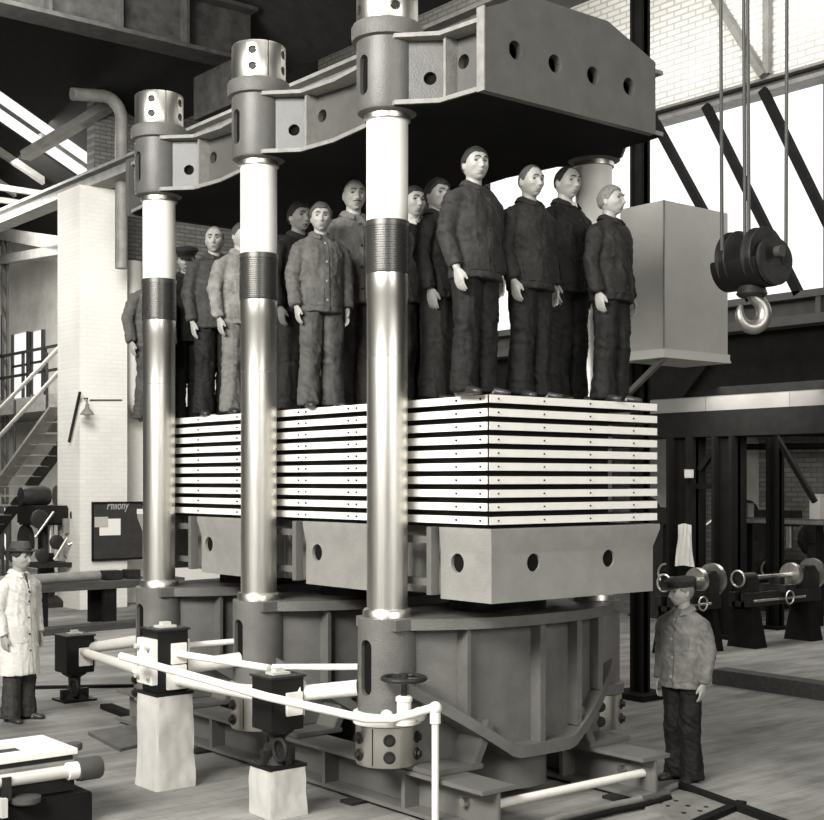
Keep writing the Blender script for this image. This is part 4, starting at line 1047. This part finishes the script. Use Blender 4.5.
pipe([(B3[0]+0.14, B3[1]-0.06, 1.07), (-0.16, 0.12, 1.125)], 0.055, 'thick white pipe from the nearest valve box to the near column base', (True, False))
pipe([(B3[0]+0.05, B3[1]+0.14, 1.24), (-0.19, 0.08, 1.275)], 0.022, 'thin white pipe over the nearest valve box to the near column base')
pipe([(B2[0]+0.03, B2[1]-0.13, 1.06), (B3[0]+0.0, B3[1]+0.13, 1.035)], 0.045, 'lower thick white pipe between the middle and nearest valve boxes')
pipe([(B2[0]+0.03, B2[1]-0.13, 1.255), (B3[0]+0.02, B3[1]+0.14, 1.235)], 0.026, 'upper thin white pipe between the middle and nearest valve boxes')
v0 = at_d(404, 714, 8.56)
pa, pm_, pb = at_d(121, 656, 9.45), at_d(268, 697, 8.5), at_d(366, 719, 8.52)
pe = at_d(431, 708, 8.48)
pipe([pa, pm_, pb, at_d(392, 719, 8.5), at_d(412, 714, 8.49), pe], 0.028, 'long thin white pipe crossing all the valve boxes to the handwheel valve')
dn = Vector((pe.x+0.02, pe.y-0.02, FZ))
o = pipe([(dn.x, dn.y, pe.z-0.02), dn], 0.024, 'white pipe dropping to the floor beside the near column')
MB().sphere((dn.x, dn.y, pe.z), 0.045, 14, 8).build('elbow', 'pipe', o)
MB().cyl((dn.x, dn.y, pe.z-0.10), (dn.x, dn.y, pe.z-0.02), 0.036, 16).build('elbow_socket', 'pipe', o)
t = empty('handwheel_valve', (v0.x, v0.y, 0.93), 'dark handwheel on a white valve at the near column base', 'valve')
MB().lathe([(0.075, 0.93), (0.08, 0.96), (0.06, 0.99), (0.048, 1.0), (0.048, 1.08), (0.056, 1.085), (0.056, 1.11), (0.04, 1.12)], (v0.x, v0.y, 0), 24).build('valve_body', 'pipe', t)
MB().cyl((v0.x, v0.y, 1.1), (v0.x, v0.y, 1.25), 0.02, 12).build('stem', 'iron', t)
wh = MB().torus((v0.x, v0.y, 1.235), 0.14, 0.017, 40, 10).build('wheel_rim', 'iron', t)
m = MB()
for i in range(5):
    a = 2*math.pi*i/5+.3; m.cyl((v0.x, v0.y, 1.235), (v0.x+0.14*math.cos(a), v0.y+0.14*math.sin(a), 1.235), 0.010, 8)
m.cyl((v0.x, v0.y, 1.215), (v0.x, v0.y, 1.262), 0.03, 12); m.build('wheel_spokes', 'iron', t)
m = MB().sphere((v0.x+0.10, v0.y-0.04, 0.99), 0.05, 12, 8).sphere((v0.x-0.10, v0.y+0.06, 0.985), 0.045, 12, 8)
m.build('valve_caps', 'pipe', t)

# --- machine bed in the lower left corner
a = at_z(78, 748, 0.74); b = at_z(40, 735, 0.74)
x1, y0, y1 = a.x, a.y, b.y
t = empty('machine_bed', (x1-0.6, (y0+y1)/2, FZ), 'dark machine bed with white framed top and round rod, bottom left corner', 'machine')
xl = x1-1.7
m = MB(); yo0, yo1 = y0+0.17, y1-0.14
m.box(xl, x1, y0, yo0, 0.70, 0.74).box(xl, x1, yo1, y1, 0.70, 0.74).box(x1-0.26, x1, yo0, yo1, 0.70, 0.74)
m.build('top_frame', 'pipe', t, bevel=0.004)
MB().box(xl, x1+0.03, y0-0.05, y1+0.03, 0.63, 0.665).build('lower_ledge', 'girder_light', t)
MB().box(xl, x1-0.03, y0+0.02, y1-0.02, 0.66, 0.70).box(xl, x1-0.04, y0-0.03, y1+0.02, 0.47, 0.63).build('bed_body', 'iron', t)
r0 = at_y(70, 771, y0-0.10)
MB().cyl((xl, r0.y, r0.z), (r0.x, r0.y, r0.z), 0.042, 20).build('rod', 'trimw', t)
MB().cyl((r0.x-0.02, r0.y, r0.z), (r0.x+0.05, r0.y, r0.z), 0.058, 20).build('rod_collar', 'pipe', t)
m = MB().lathe([(0.05, 0), (0.075, 0.0), (0.078, 0.02), (0.078, 0.15), (0.07, 0.165), (0.03, 0.165)], (r0.x+0.05, r0.y, r0.z), 28, 'x'); m.build('rod_head', 'girder', t)
for dx in (-0.45, -1.1): MB().box(r0.x+dx-0.03, r0.x+dx+0.03, r0.y-0.05, y0, r0.z-0.12, r0.z+0.03).build('rod_bracket', 'iron', t)
MB().box(xl, x1+0.05, y0-0.12, y1-0.05, FZ, 0.46).build('base_block', 'dark', t, bevel=0.01)
MB().lathe([(0.09, -0.01), (0.10, 0.0), (0.10, 0.03), (0.05, 0.04), (0.03, 0.04)], (r0.x-0.32, r0.y-0.03, 0.47), 20).build('boss', 'girder', t)
MB().box(r0.x-0.50, r0.x-0.46, r0.y-0.09, r0.y-0.03, 0.4, 0.52).build('catch', 'trimw', t)
fx = at_z(71, 744, 0.72); MB().lathe([(0.05, 0), (0.055, 0.02), (0.05, 0.05), (0.02, 0.055)], (fx.x+0.05, fx.y+.05, 0.665), 16).build('end_fitting', 'girder', t)
# --- floor plates, bars, hose
def quad_plate(pix, th, name, m, label, cat, z=FZ):
    lo = [at_z(px, py, z) for px, py in pix]
    o = MB().prism([(p.x, p.y) for p in lo], z, z+th, 'z').build(name, m)
    return tag(o, label, cat)
quad_plate(((88, 735), (120, 752), (150, 745), (134, 727)), 0.03, 'floor_plate', 'concrete', 'dark iron plate lying on the floor left of the paper block', 'plate')
quad_plate(((100, 709), (134, 722), (140, 719), (112, 708)), 0.05, 'floor_wedge', 'dark', 'small dark plate tilted on the floor behind the paper block', 'plate')
fp_ = quad_plate(((638, 807), (679, 792), (739, 808), (694, 828)), 0.02, 'drilled_plate', 'girder_light', 'pale drilled iron plate on the floor at the bottom right', 'plate')
m = MB()
for px, py in ((660, 803), (668, 806), (676, 801), (688, 806), (700, 811), (684, 813), (706, 807)):
    p = at_z(px, py, FZ+0.02); m.cyl((p.x, p.y, FZ+0.018), (p.x, p.y, FZ+0.023), 0.018, 10)
m.build('holes', 'black', fp_)['kind'] = 'stuff'
def floor_bar(a, b, w, h, mt, label, name='floor_bar'):
    p, q = at_z(*a), at_z(*b); p.z = q.z = FZ + h/2
    return tag(MB().beam(p, q, w, h).build(name, mt), label, 'bar')
floor_bar((677, 788), (800, 833), 0.06, 0.05, 'dark', 'dark bar on the floor along the right edge of the drilled plate')
floor_bar((742, 806), (690, 829), 0.07, 0.04, 'dark', 'short dark bar on the floor across the end of the drilled plate')
floor_bar((719, 683), (845, 702), 0.25, 0.17, 'wood', 'long black timber lying on the floor at far right', 'timber')
floor_bar((20, 689), (134, 687), 0.08, 0.03, 'dark', 'thin dark rail on the floor behind the farthest valve box', 'floor_rail')
floor_bar((-10, 640), (140, 626), 0.3, 0.1, 'wood', 'low dark sill on the floor along the foot of the pier', 'floor_sill')
hp = [at_z(px, py) for px, py in ((520, 836), (560, 822), (600, 812), (630, 806), (655, 799), (677, 789))]
for p in hp: p.z = FZ + 0.03
tag(MB().tube(hp, 0.026, 12).build('hose', 'girder_light'), 'pale hose lying on the floor in front of the press', 'hose')
hp = [p + Vector((0.02, -0.12, 0)) for p in hp[:-1]]
tag(MB().tube(hp, 0.022, 12).build('hose', 'dark'), 'painted shadow of the pale hose, a dark tube on the floor', 'hose')  # dark tube laid down as the pale hose's shadow

# --- grey sheet metal box on the crane post
t = empty('sheet_metal_box', (5.06, 1.6, 3.83), 'big plain grey sheet metal box raised behind the rightmost man', 'box')
MB().box(4.555, 5.58, 1.37, 1.95, 3.86, 5.345).build('casing', 'sheet', t, bevel=0.006)
m = MB().box(4.54, 5.595, 1.355, 1.965, 3.80, 3.865).box(4.53, 5.60, 1.345, 1.97, 3.775, 3.80); m.build('bottom_trim', 'trimw', t)
MB().box(4.549, 4.561, 1.363, 1.377, 3.86, 5.345).build('corner_seam', 'girder_light', t)
MB().beam((4.60, 1.40, 3.78), at_x(626, 396, 4.98), 0.05, 0.05, (1,0,0)).build('strut', 'girder_light', t)

# --- crane hook block
hx, hy, hz = 2.90, -0.89, 4.25
t = empty('crane_hook_block', (hx, hy, 3.72), 'black crane pulley block with bright hook hanging on wire ropes', 'crane hook')
body = []
prof = [(0.205*math.cos(math.radians(a)), 0.205*math.sin(math.radians(a))) for a in range(180, 361, 12)]
poly = [(-0.205, 0.01)] + prof + [(0.205, 0.01)]
MB().prism([(hx+p, hz+q-0.005) for p, q in poly], hy-0.19, hy+0.25, 'y').build('casing', 'black', t, bevel=0.012)
circ = [(hx+0.215*math.cos(2*math.pi*i/40), hz+0.0+0.205*math.sin(2*math.pi*i/40)*(0.8 if i < 20 else 1)) for i in range(40)]
o = MB().prism(circ, hy-0.225, hy-0.19, 'y').build('end_plate', 'iron', t, bevel=0.006)
for aa in (-0.10, 0.10): MB().prism([(hx+aa+0.04*math.cos(2*math.pi*i/20), hz+0.03+0.07*math.sin(2*math.pi*i/20)) for i in range(20)], hy-0.229, hy-0.222, 'y').build('recess', 'black', o)
MB().cyl((hx, hy-0.28, hz+0.05), (hx, hy-0.2, hz+0.05), 0.045, 16).build('axle_nut', 'girder', o)
for dy in (-0.10, 0.14):
    s = MB().lathe([(0.17, -0.045), (0.225, -0.045), (0.228, -0.035), (0.20, -0.012), (0.20, 0.012), (0.228, 0.035), (0.225, 0.045), (0.17, 0.045)], (hx, hy+dy, hz+0.03), 40, 'y')
    s.loft([s.v[-40:], s.v[:40]], False, False)
    sh = s.build('sheave', 'iron', t)
    m = MB()
    for i in range(5):
        a = 2*math.pi*i/5 + 0.3; m.beam((hx, hy+dy, hz+0.03), (hx+0.19*math.cos(a), hy+dy, hz+0.03+0.19*math.sin(a)), 0.05, 0.03, (0,1,0))
    m.build('sheave_spokes', 'iron', sh)
hk = []
pts, rad = [], []
pts += [(0, 0, -0.16), (0, 0, -0.26)]; rad += [0.05, 0.045]
hz_ = hz-0.40
for a, r_ in ((75, 0.045), (45, 0.055), (10, 0.06), (-30, 0.062), (-70, 0.058), (-110, 0.05), (-150, 0.042), (172, 0.032), (150, 0.018)):
    q = math.radians(a); pts.append((0.105*math.cos(q)*1.0, 0.105*math.cos(q)*-0.75*0.0, -0.40+0.115*math.sin(q))); rad.append(r_)
rot = Matrix.Rotation(math.radians(-30), 3, 'Z')
pts = [Vector((hx, hy, hz)) + rot @ Vector(p) for p in pts]
for _ in range(2):
    P2, R2 = [pts[0]], [rad[0]]
    for i in range(len(pts)-1):
        P2 += [pts[i].lerp(pts[i+1], 0.25), pts[i].lerp(pts[i+1], 0.75)]; R2 += [rad[i]*.75+rad[i+1]*.25, rad[i]*.25+rad[i+1]*.75]
    pts, rad = P2 + [pts[-1]], R2 + [rad[-1]]
MB().rtube(pts, rad, 18).build('hook', mat('worn_hook_steel', 0.34, 0.42, 0.9, 0.2, 12), t)
MB().lathe([(0.10, 0), (0.12, 0.02), (0.10, 0.08), (0.07, 0.1)], (hx, hy, hz-0.27), 20).build('swivel', 'iron', t)
for px, dy, lab in ((722, 0.14, 'leftmost wire rope of the crane hook block'), (745, -0.10, 'middle wire rope of the crane hook block, left of the pair'), (749, 0.13, 'middle wire rope of the crane hook block, right of the pair'), (786, -0.10, 'rightmost wire rope of the crane hook block')):
    p = at_d(px, 250, 9.95); tp = at_d(px-3 if px < 760 else px+2, -90, 9.95)
    tag(MB().cyl((p.x, p.y, hz+0.08), (tp.x, tp.y, 8.9), 0.014, 8).build('wire_rope', 'girder'), lab, 'rope', 'wire ropes of the crane hook')
struct(MB().box(hx-3.5, hx+1.8, hy-0.5, hy-0.1, 8.9, 9.3).box(hx-3.5, hx+1.8, hy+0.1, hy+0.5, 8.9, 9.3).box(hx-0.5, hx+0.5, hy-0.5, hy+0.5, 8.86, 8.92).build('hoist_beam', 'dark'), 'dark hoist beam above the crane hook')

# --- machine shop on the right
def lathe_machine(p, L, label, rot=0.0, hgt=1.0):
    x, y = p; t = empty('lathe', (x+L/2, y, FZ), label, 'lathe', 'lathes in the right aisle')
    zb = FZ + 0.62*hgt
    MB().box(x, x+L, y-0.16, y-0.05, zb-0.05, zb+0.14).box(x, x+L, y+0.05, y+0.16, zb-0.05, zb+0.14).box(x, x+L, y-0.1, y+0.1, zb-0.05, zb+0.02).build('bed', 'iron', t)
    for fx_ in (0.04, 0.80):
        m = MB().loft([[(x+L*fx_, y-0.24, FZ), (x+L*(fx_+.15), y-0.24, FZ), (x+L*(fx_+.15), y+0.24, FZ), (x+L*fx_, y+0.24, FZ)], [(x+L*(fx_+.03), y-0.15, zb-0.05), (x+L*(fx_+.12), y-0.15, zb-0.05), (x+L*(fx_+.12), y+0.15, zb-0.05), (x+L*(fx_+.03), y+0.15, zb-0.05)]])
        m.build('leg', 'dark', t)
    hsx = x + L*0.74
    MB().prism([(hsx, zb+0.14), (hsx+L*0.24, zb+0.14), (hsx+L*0.24, zb+0.34), (hsx+L*0.18, zb+0.46), (hsx+0.05, zb+0.46), (hsx, zb+0.36)], y-0.15, y+0.15, 'y').build('headstock', 'iron', t, bevel=0.01)
    MB().lathe([(0.06, 0.0), (0.17, 0.0), (0.175, 0.02), (0.175, 0.08), (0.10, 0.10)], (hsx-0.10, y, zb+0.33), 28, 'x').build('chuck', 'steel', t)
    m = MB().lathe([(0.05, 0), (0.22, 0), (0.22, 0.07), (0.16, 0.07), (0.16, 0.14), (0.11, 0.14), (0.11, 0.2), (0.04, 0.2)], (hsx+L*0.24, y, zb+0.33), 28, 'x'); m.build('belt_pulley', 'steel', t)
    MB().cyl((x+L*0.2, y, zb+0.33), (hsx-0.1, y, zb+0.33), 0.035, 14).build('workpiece', 'steel_bright', t)
    MB().cyl((x+L*0.05, y-0.19, zb+0.03), (hsx, y-0.19, zb+0.03), 0.018, 10).build('lead_screw', 'steel_bright', t)
    m = MB().box(x+L*0.06, x+L*0.2, y-0.1, y+0.1, zb+0.14, zb+0.3).cyl((x+L*0.02, y, zb+0.33), (x+L*0.2, y, zb+0.33), 0.08, 18); m.build('tailstock', 'iron', t)
    MB().torus((x-0.0, y, zb+0.33), 0.11, 0.015, 24, 8, 'x').build('tailstock_wheel', 'steel', t)
    MB().box(x+L*0.42, x+L*0.56, y-0.26, y+0.18, zb+0.12, zb+0.22).box(x+L*0.45, x+L*0.52, y-0.12, y+0.06, zb+0.22, zb+0.32).build('carriage', 'iron', t)
    MB().torus((x+L*0.46, y-0.28, zb+0.05), 0.09, 0.012, 24, 8, 'y').build('hand_wheel', 'steel', t)
    return t
p = at_z(738, 648); lathe_machine((p.x, p.y), 1.75, 'dark lathe with bright shaft and pulleys on the right edge of the aisle')
p = at_z(664, 655); lathe_machine((p.x, p.y), 1.0, 'dark lathe behind the elderly workman beside the aisle post')
def machine_tool(p, s, label, name='milling_machine'):
    x, y = p; t = empty(name, (x, y, FZ), label, 'machine')
    MB().loft([[(x-.3*s, y-.3*s, FZ), (x+.3*s, y-.3*s, FZ), (x+.3*s, y+.3*s, FZ), (x-.3*s, y+.3*s, FZ)], [(x-.2*s, y-.2*s, FZ+.15*s), (x+.2*s, y-.2*s, FZ+.15*s), (x+.2*s, y+.2*s, FZ+.15*s), (x-.2*s, y+.2*s, FZ+.15*s)], [(x-.16*s, y-.18*s, FZ+1.2*s), (x+.16*s, y-.18*s, FZ+1.2*s), (x+.16*s, y+.18*s, FZ+1.2*s), (x-.16*s, y+.18*s, FZ+1.2*s)]]).build('frame', 'iron', t)
    MB().box(x-.14*s, x+.14*s, y-.62*s, y+.2*s, FZ+1.2*s, FZ+1.42*s).build('overarm', 'iron', t, bevel=0.02)
    MB().cyl((x, y-.5*s, FZ+.9*s), (x, y-.5*s, FZ+1.25*s), .06*s, 14).build('spindle', 'steel', t)
    MB().box(x-.4*s, x+.4*s, y-.7*s, y-.2*s, FZ+.62*s, FZ+.70*s).box(x-.1*s, x+.1*s, y-.6*s, y-.15*s, FZ+.4*s, FZ+.62*s).build('table', 'iron', t)
    MB().lathe([(.05*s, 0), (.28*s, 0), (.28*s, .08*s), (.2*s, .08*s), (.2*s, .16*s), (.05*s, .16*s)], (x, y+.2*s, FZ+1.28*s), 28, 'y').build('pulley', 'iron', t)
    MB().torus((x-.42*s, y-.45*s, FZ+.6*s), .12*s, .016*s, 22, 8, 'x').build('hand_wheel', 'steel', t)
    MB().cyl((x+.2*s, y-.3*s, FZ+1.0*s), (x+.55*s, y-.4*s, FZ+1.25*s), .018*s, 8).build('lever', 'steel_bright', t)
    return t
p = at_x(760, 600, 14.0); machine_tool((p.x, p.y), 1.25, 'black milling machine against the brick wall behind the lathes')
p = at_x(822, 600, 14.1); machine_tool((p.x, p.y), 1.0, 'black milling machine nearest the right edge by the brick wall')
p = at_x(660, 600, 11.6); machine_tool((p.x, p.y), 1.3, 'black machine tool in the dark just right of the platens')
pc = at_x(686, 545, XW-0.26)
m = MB(); rr = []
for i in range(9):
    z = 0.0 + 0.62*i/8; row = []
    for j in range(9):
        u = -0.5 + j/8; w = 0.34*(1 - 0.35*i/8)
        row.append((pc.x - 0.02 - 0.03*abs(math.sin(j*1.3+i*0.4)), pc.y + u*w, pc.z - 0.3 + z - 0.04*abs(u)))
    rr.append(row)
bk = [[(q[0]+0.012, q[1], q[2]) for q in r_] for r_ in rr]
m.loft([rr[i] + bk[i][::-1] for i in range(9)])
tag(m.build('hanging_cloth', 'cloth_white'), 'white cloth hanging on the dark aisle post', 'cloth')
for (a, b, c_, d, lab, mt) in ((812, 484, 824, 507, 'pale wooden box on the bench at the right edge', 'trimw'), (743, 518, 752, 531, 'small grey tin on the bench behind the lathes', 'girder_light'), (690, 473, 698, 481, 'small pale bulb box fixed on the aisle post', 'trimw')):
    q = at_x((a+c_)/2, 515.5, 12.6); Zq = (q.x-CAM[0])*FW[0]+(q.y-CAM[1])*FW[1]; w_ = (c_-a)*Zq/FPX/2; hh_ = (d-b)*Zq/FPX; q.z += 0.0; q.z = at_x(800, 516, 12.6).z - 0.045
    if 'bulb' in lab:
        q = at_x(689, 478, XW-0.25); w_, hh_ = 0.05, 0.12
    o = MB().box(q.x-w_, q.x+w_, q.y-w_, q.y+w_, q.z, q.z+hh_)
    o.box(q.x-w_*1.08, q.x+w_*1.08, q.y-w_*1.08, q.y+w_*1.08, q.z+hh_, q.z+hh_*1.08)
    tag(o.build('storage_box' if 'bulb' not in lab else 'switch_box', mt, None, bevel=0.006), lab, 'box')
bz = at_x(800, 516, 12.6).z; by0, by1 = at_x(835, 516, 12.6).y, at_x(734, 516, 12.6).y
t = empty('workbench', (12.6, (by0+by1)/2, FZ), 'long dark workbench under the brick wall behind the lathes', 'bench')
MB().box(12.3, 12.9, by0, by1, bz-0.14, bz-0.05).build('top', 'wood', t)
MB().box(12.26, 12.3, by0, by1, bz-0.12, bz-0.06).build('edge_rail', 'girder_light', t)
for yy in (by0+0.1, by1-0.2):
    for xx in (12.36, 12.76): MB().box(xx, xx+0.08, yy, yy+0.09, FZ, bz-0.14).build('leg', 'dark', t)

# --- left background
p = at_z(46, 606); s = 1.0; x, y = p.x, p.y
t = empty('drilling_machine', (x, y, FZ), 'black belt driven drilling machine behind the man in white coat', 'machine')
MB().lathe([(0.42, FZ), (0.42, FZ+0.1), (0.3, FZ+0.16), (0.16, FZ+0.2), (0.14, FZ+1.6), (0.1, FZ+1.65)], (x, y, 0), 24).build('column', 'iron', t)
MB().box(x-0.5, x+0.4, y-0.6, y+0.15, FZ+1.5, FZ+1.85).build('head', 'black', t, bevel=0.04)
MB().lathe([(0.08, -0.35), (0.16, -0.33), (0.19, -0.2), (0.19, 0.12), (0.15, 0.2), (0.05, 0.24)], (x-0.15, y, FZ+2.02), 24, 'x').build('motor', 'iron', t)
MB().lathe([(0.05, 0), (0.2, 0), (0.2, 0.1), (0.05, 0.1)], (x+0.2, y, FZ+2.02), 24, 'x').build('pulley', 'steel', t)
MB().cyl((x-0.1, y-0.45, FZ+1.0), (x-0.1, y-0.45, FZ+1.5), 0.06, 14).build('spindle', 'steel', t)
MB().box(x-0.45, x+0.3, y-0.75, y-0.1, FZ+0.75, FZ+0.83).build('table', 'iron', t)
MB().torus((x+0.45, y-0.3, FZ+1.25), 0.2, 0.02, 28, 8, 'x').build('hand_wheel', 'iron', t)
m = MB()
for i in range(4):
    a = math.pi*i/4; m.cyl((x+0.45, y-0.3-0.2*math.cos(a), FZ+1.25-0.2*math.sin(a)), (x+0.45, y-0.3+0.2*math.cos(a), FZ+1.25+0.2*math.sin(a)), 0.012, 6)
m.cyl((x+0.1, y-0.3, FZ+1.25), (x+0.47, y-0.3, FZ+1.25), 0.03, 10); m.build('wheel_spokes', 'iron', t)
for i in range(3):
    MB().cyl((x+0.15, y-0.5, FZ+0.95-0.1*i), (x+0.42, y-0.62, FZ+0.55-0.1*i), 0.025, 8).build('feed_lever', 'steel_bright', t)
MB().lathe([(0.04, 0), (0.3, 0), (0.3, 0.09), (0.04, 0.09)], (x-0.45, y-0.05, FZ+1.2), 26, 'x').build('belt_wheel', 'iron', t)
MB().box(x+0.05, x+0.18, y-0.66, y-0.60, FZ+1.35, FZ+1.62).build('name_plate', 'girder_light', t)
for gx, gz, gr in ((-0.42, 1.62, 0.17), (-0.1, 1.2, 0.13), (0.3, 1.68, 0.15), (-0.38, 0.98, 0.12)):
    MB().lathe([(0.03, 0), (gr*0.8, 0), (gr, 0.015), (gr, 0.06), (gr*0.7, 0.075), (gr*0.35, 0.12), (0.03, 0.12)], (x+gx, y-0.75, FZ+gz), 20, 'y').build('gear_cover', 'iron', t)
for a_, b_ in (((-0.5, -0.7, 1.3), (-0.2, -0.8, 1.75)), ((0.1, -0.72, 1.15), (0.5, -0.8, 1.3)), ((-0.2, -0.8, 0.9), (0.05, -0.8, 1.28)), ((0.3, -0.7, 0.6), (0.55, -0.75, 0.95))):
    MB().cyl((x+a_[0], y+a_[1], FZ+a_[2]), (x+b_[0], y+b_[1], FZ+b_[2]), 0.022, 8).build('lever', 'steel', t)
by = 12.0
b0, b1 = at_y(30, 579, by), at_y(146, 573, by)
t = empty('pipe_bench', ((b0.x+b1.x)/2, by, FZ), 'long low dark bench with a pale pipe in front of the white pier', 'bench')
MB().box(b0.x-0.6, b1.x+0.7, by-0.02, by+0.7, b0.z-0.22, b0.z-0.10).build('top', 'wood', t)
MB().cyl((b0.x-0.6, by+0.02, b0.z-0.02), (b0.x+1.15, by+0.02, b0.z-0.0), 0.08, 16).build('pale_pipe', 'girder_light', t)
for xx in (b0.x+0.2, b0.x+1.35, b1.x+0.4):
    for yy in (0.02, 0.55): MB().box(xx-0.1, xx+0.1, by+yy, by+yy+0.12, FZ, b0.z-0.22).build('leg', 'dark', t)
for i, (dx, w_) in enumerate(((1.35, 0.3), (1.75, 0.22))):
    tag(MB().box(b0.x+dx, b0.x+dx+w_, by+0.2, by+0.45, b0.z-0.098, b0.z+0.05).build('iron_block', 'iron', None, bevel=0.01), ('wide', 'narrow')[i] + ' dark iron block lying on the low bench by the pier', 'block')
bx0, bx1 = 4.60, 5.60
t = empty('notice_board', (5.1, pier_y0-0.04, 1.15), 'black notice board with pinned papers on the white pier', 'notice board')
ny = pier_y0
MB().box(bx0, bx1, ny-0.05, ny-0.002, 1.15, 2.13).build('board', 'board', t)
m = MB().box(bx0-0.02, bx1+.02, ny-0.06, ny-0.002, 2.13, 2.17).box(bx0-0.02, bx0, ny-0.06, ny-0.002, 1.13, 2.13).box(bx1, bx1+0.02, ny-0.06, ny-0.002, 1.13, 2.13).box(bx0-0.02, bx1+.02, ny-0.06, ny-0.002, 1.11, 1.15)
m.build('frame', 'dark', t)
q0, q1 = at_y(99.5, 519, ny-0.055), at_y(120.5, 535, ny-0.055)
MB().box(q0.x, q1.x, ny-0.058, ny-0.05, q1.z, q0.z).build('paper', 'sheetpaper', t)
q0, q1 = at_y(94.5, 517, ny-0.06), at_y(108, 527, ny-0.06)
MB().box(q0.x, q1.x, ny-0.066, ny-0.058, q1.z, q0.z).build('paper', 'greypaper', t)
q0, q1 = at_y(137, 509, ny-0.06), at_y(143.5, 514, ny-0.06)
MB().box(q0.x, q1.x, ny-0.058, ny-0.05, q1.z, q0.z).build('paper', 'sheetpaper', t)
fc = bpy.data.curves.new('chalk_writing', 'FONT'); fc.body = 'Pfillöny'; fc.size = 0.22*U; fc.shear = 0.25; fc.extrude = 0.002
fc.materials.append(M['greypaper'])
fo = bpy.data.objects.new('chalk_writing', fc); C.objects.link(fo); fo.parent = t
q = at_y(106.5, 509.5, ny-0.056)
fo.rotation_euler = (math.pi/2, 0, 0); fo.scale = (0.62, 1, 1)
bpy.context.view_layer.update()
cme = bpy.data.meshes.new_from_object(fo.evaluated_get(bpy.context.evaluated_depsgraph_get()))
bpy.data.objects.remove(fo)
fo = bpy.data.objects.new('chalk_writing', cme); C.objects.link(fo); fo.parent = t
fo.location = W(q) - world_loc(t); fo.rotation_euler = (math.pi/2, 0, 0); fo.scale = (0.66, 1, 1)
ly = pier_y0 - 0.22
q = at_y(87, 412, ly)
t = empty('wall_lamp', (q.x, ly, q.z-0.06), 'small shaded lamp on a bracket against the white pier', 'lamp')
MB().lathe([(0.12, -0.05), (0.115, -0.02), (0.05, 0.06), (0.03, 0.10), (0.03, 0.14), (0.01, 0.15)], (q.x, q.y, q.z), 24).build('lamp_shade', 'girder_light', t)
MB().tube([(q.x, q.y, q.z+0.14), (q.x, q.y, q.z+0.22), (q.x+0.04, q.y+0.06, q.z+0.25), (q.x+0.04, pier_y0-0.01, q.z+0.25)], 0.012, 8).build('bracket', 'iron', t)
MB().sphere((q.x, q.y, q.z-0.04), 0.045, 12, 8).build('bulb', 'sheetpaper', t)
tag(MB().cyl(at_y(90, 400, pier_y0-0.015), at_y(122, 400, pier_y0-0.015), 0.012, 8).build('conduit', 'girder'), 'thin conduit running right from the wall lamp on the pier', 'pipe')
tag(MB().beam(at_x(80, 392, pier_x0-0.06), at_x(69, 442, pier_x0-0.06), 0.04, 0.04, (1,0,0)).build('wall_rod', 'iron'), 'dark slanting rod on the left face of the white pier', 'rod')
dy_ = 14.88
pts = [at_y(132, 262, dy_), at_y(132, 392, dy_)]
e0 = pts[-1]
bend = [e0 + Vector((0.32*(1-math.cos(a)), 0, -0.32*math.sin(a))) for a in [math.radians(15*i) for i in range(1, 7)]]
tag(MB().tube(pts + bend + [bend[-1] + Vector((0.6, 0, 0))], 0.19, 20).build('air_duct', 'trimw'), 'fat pale air duct bending at its foot beside the white pier', 'duct')
ad = bpy.data.objects['air_duct']
for zz in (pts[0].z-0.15, pts[1].z+0.2): MB().box(pts[0].x-0.2, pts[0].x+0.2, 14.9, 15.19, zz-0.04, zz+0.04).build('wall_strap', 'iron', ad)
pu = [at_y(72, 94, 13.9), at_y(104, 96, 13.9)]
c0 = pu[-1]; bend = [c0 + Vector((0.33*math.sin(a), 0, -0.33*(1-math.cos(a)))) for a in [math.radians(15*i) for i in range(1, 7)]]
tag(MB().tube(pu + bend + [Vector((bend[-1].x, 13.9, 6.3))], 0.11, 16).build('downpipe', 'girder_light'), 'brown downpipe with a bend above the white pier', 'pipe')
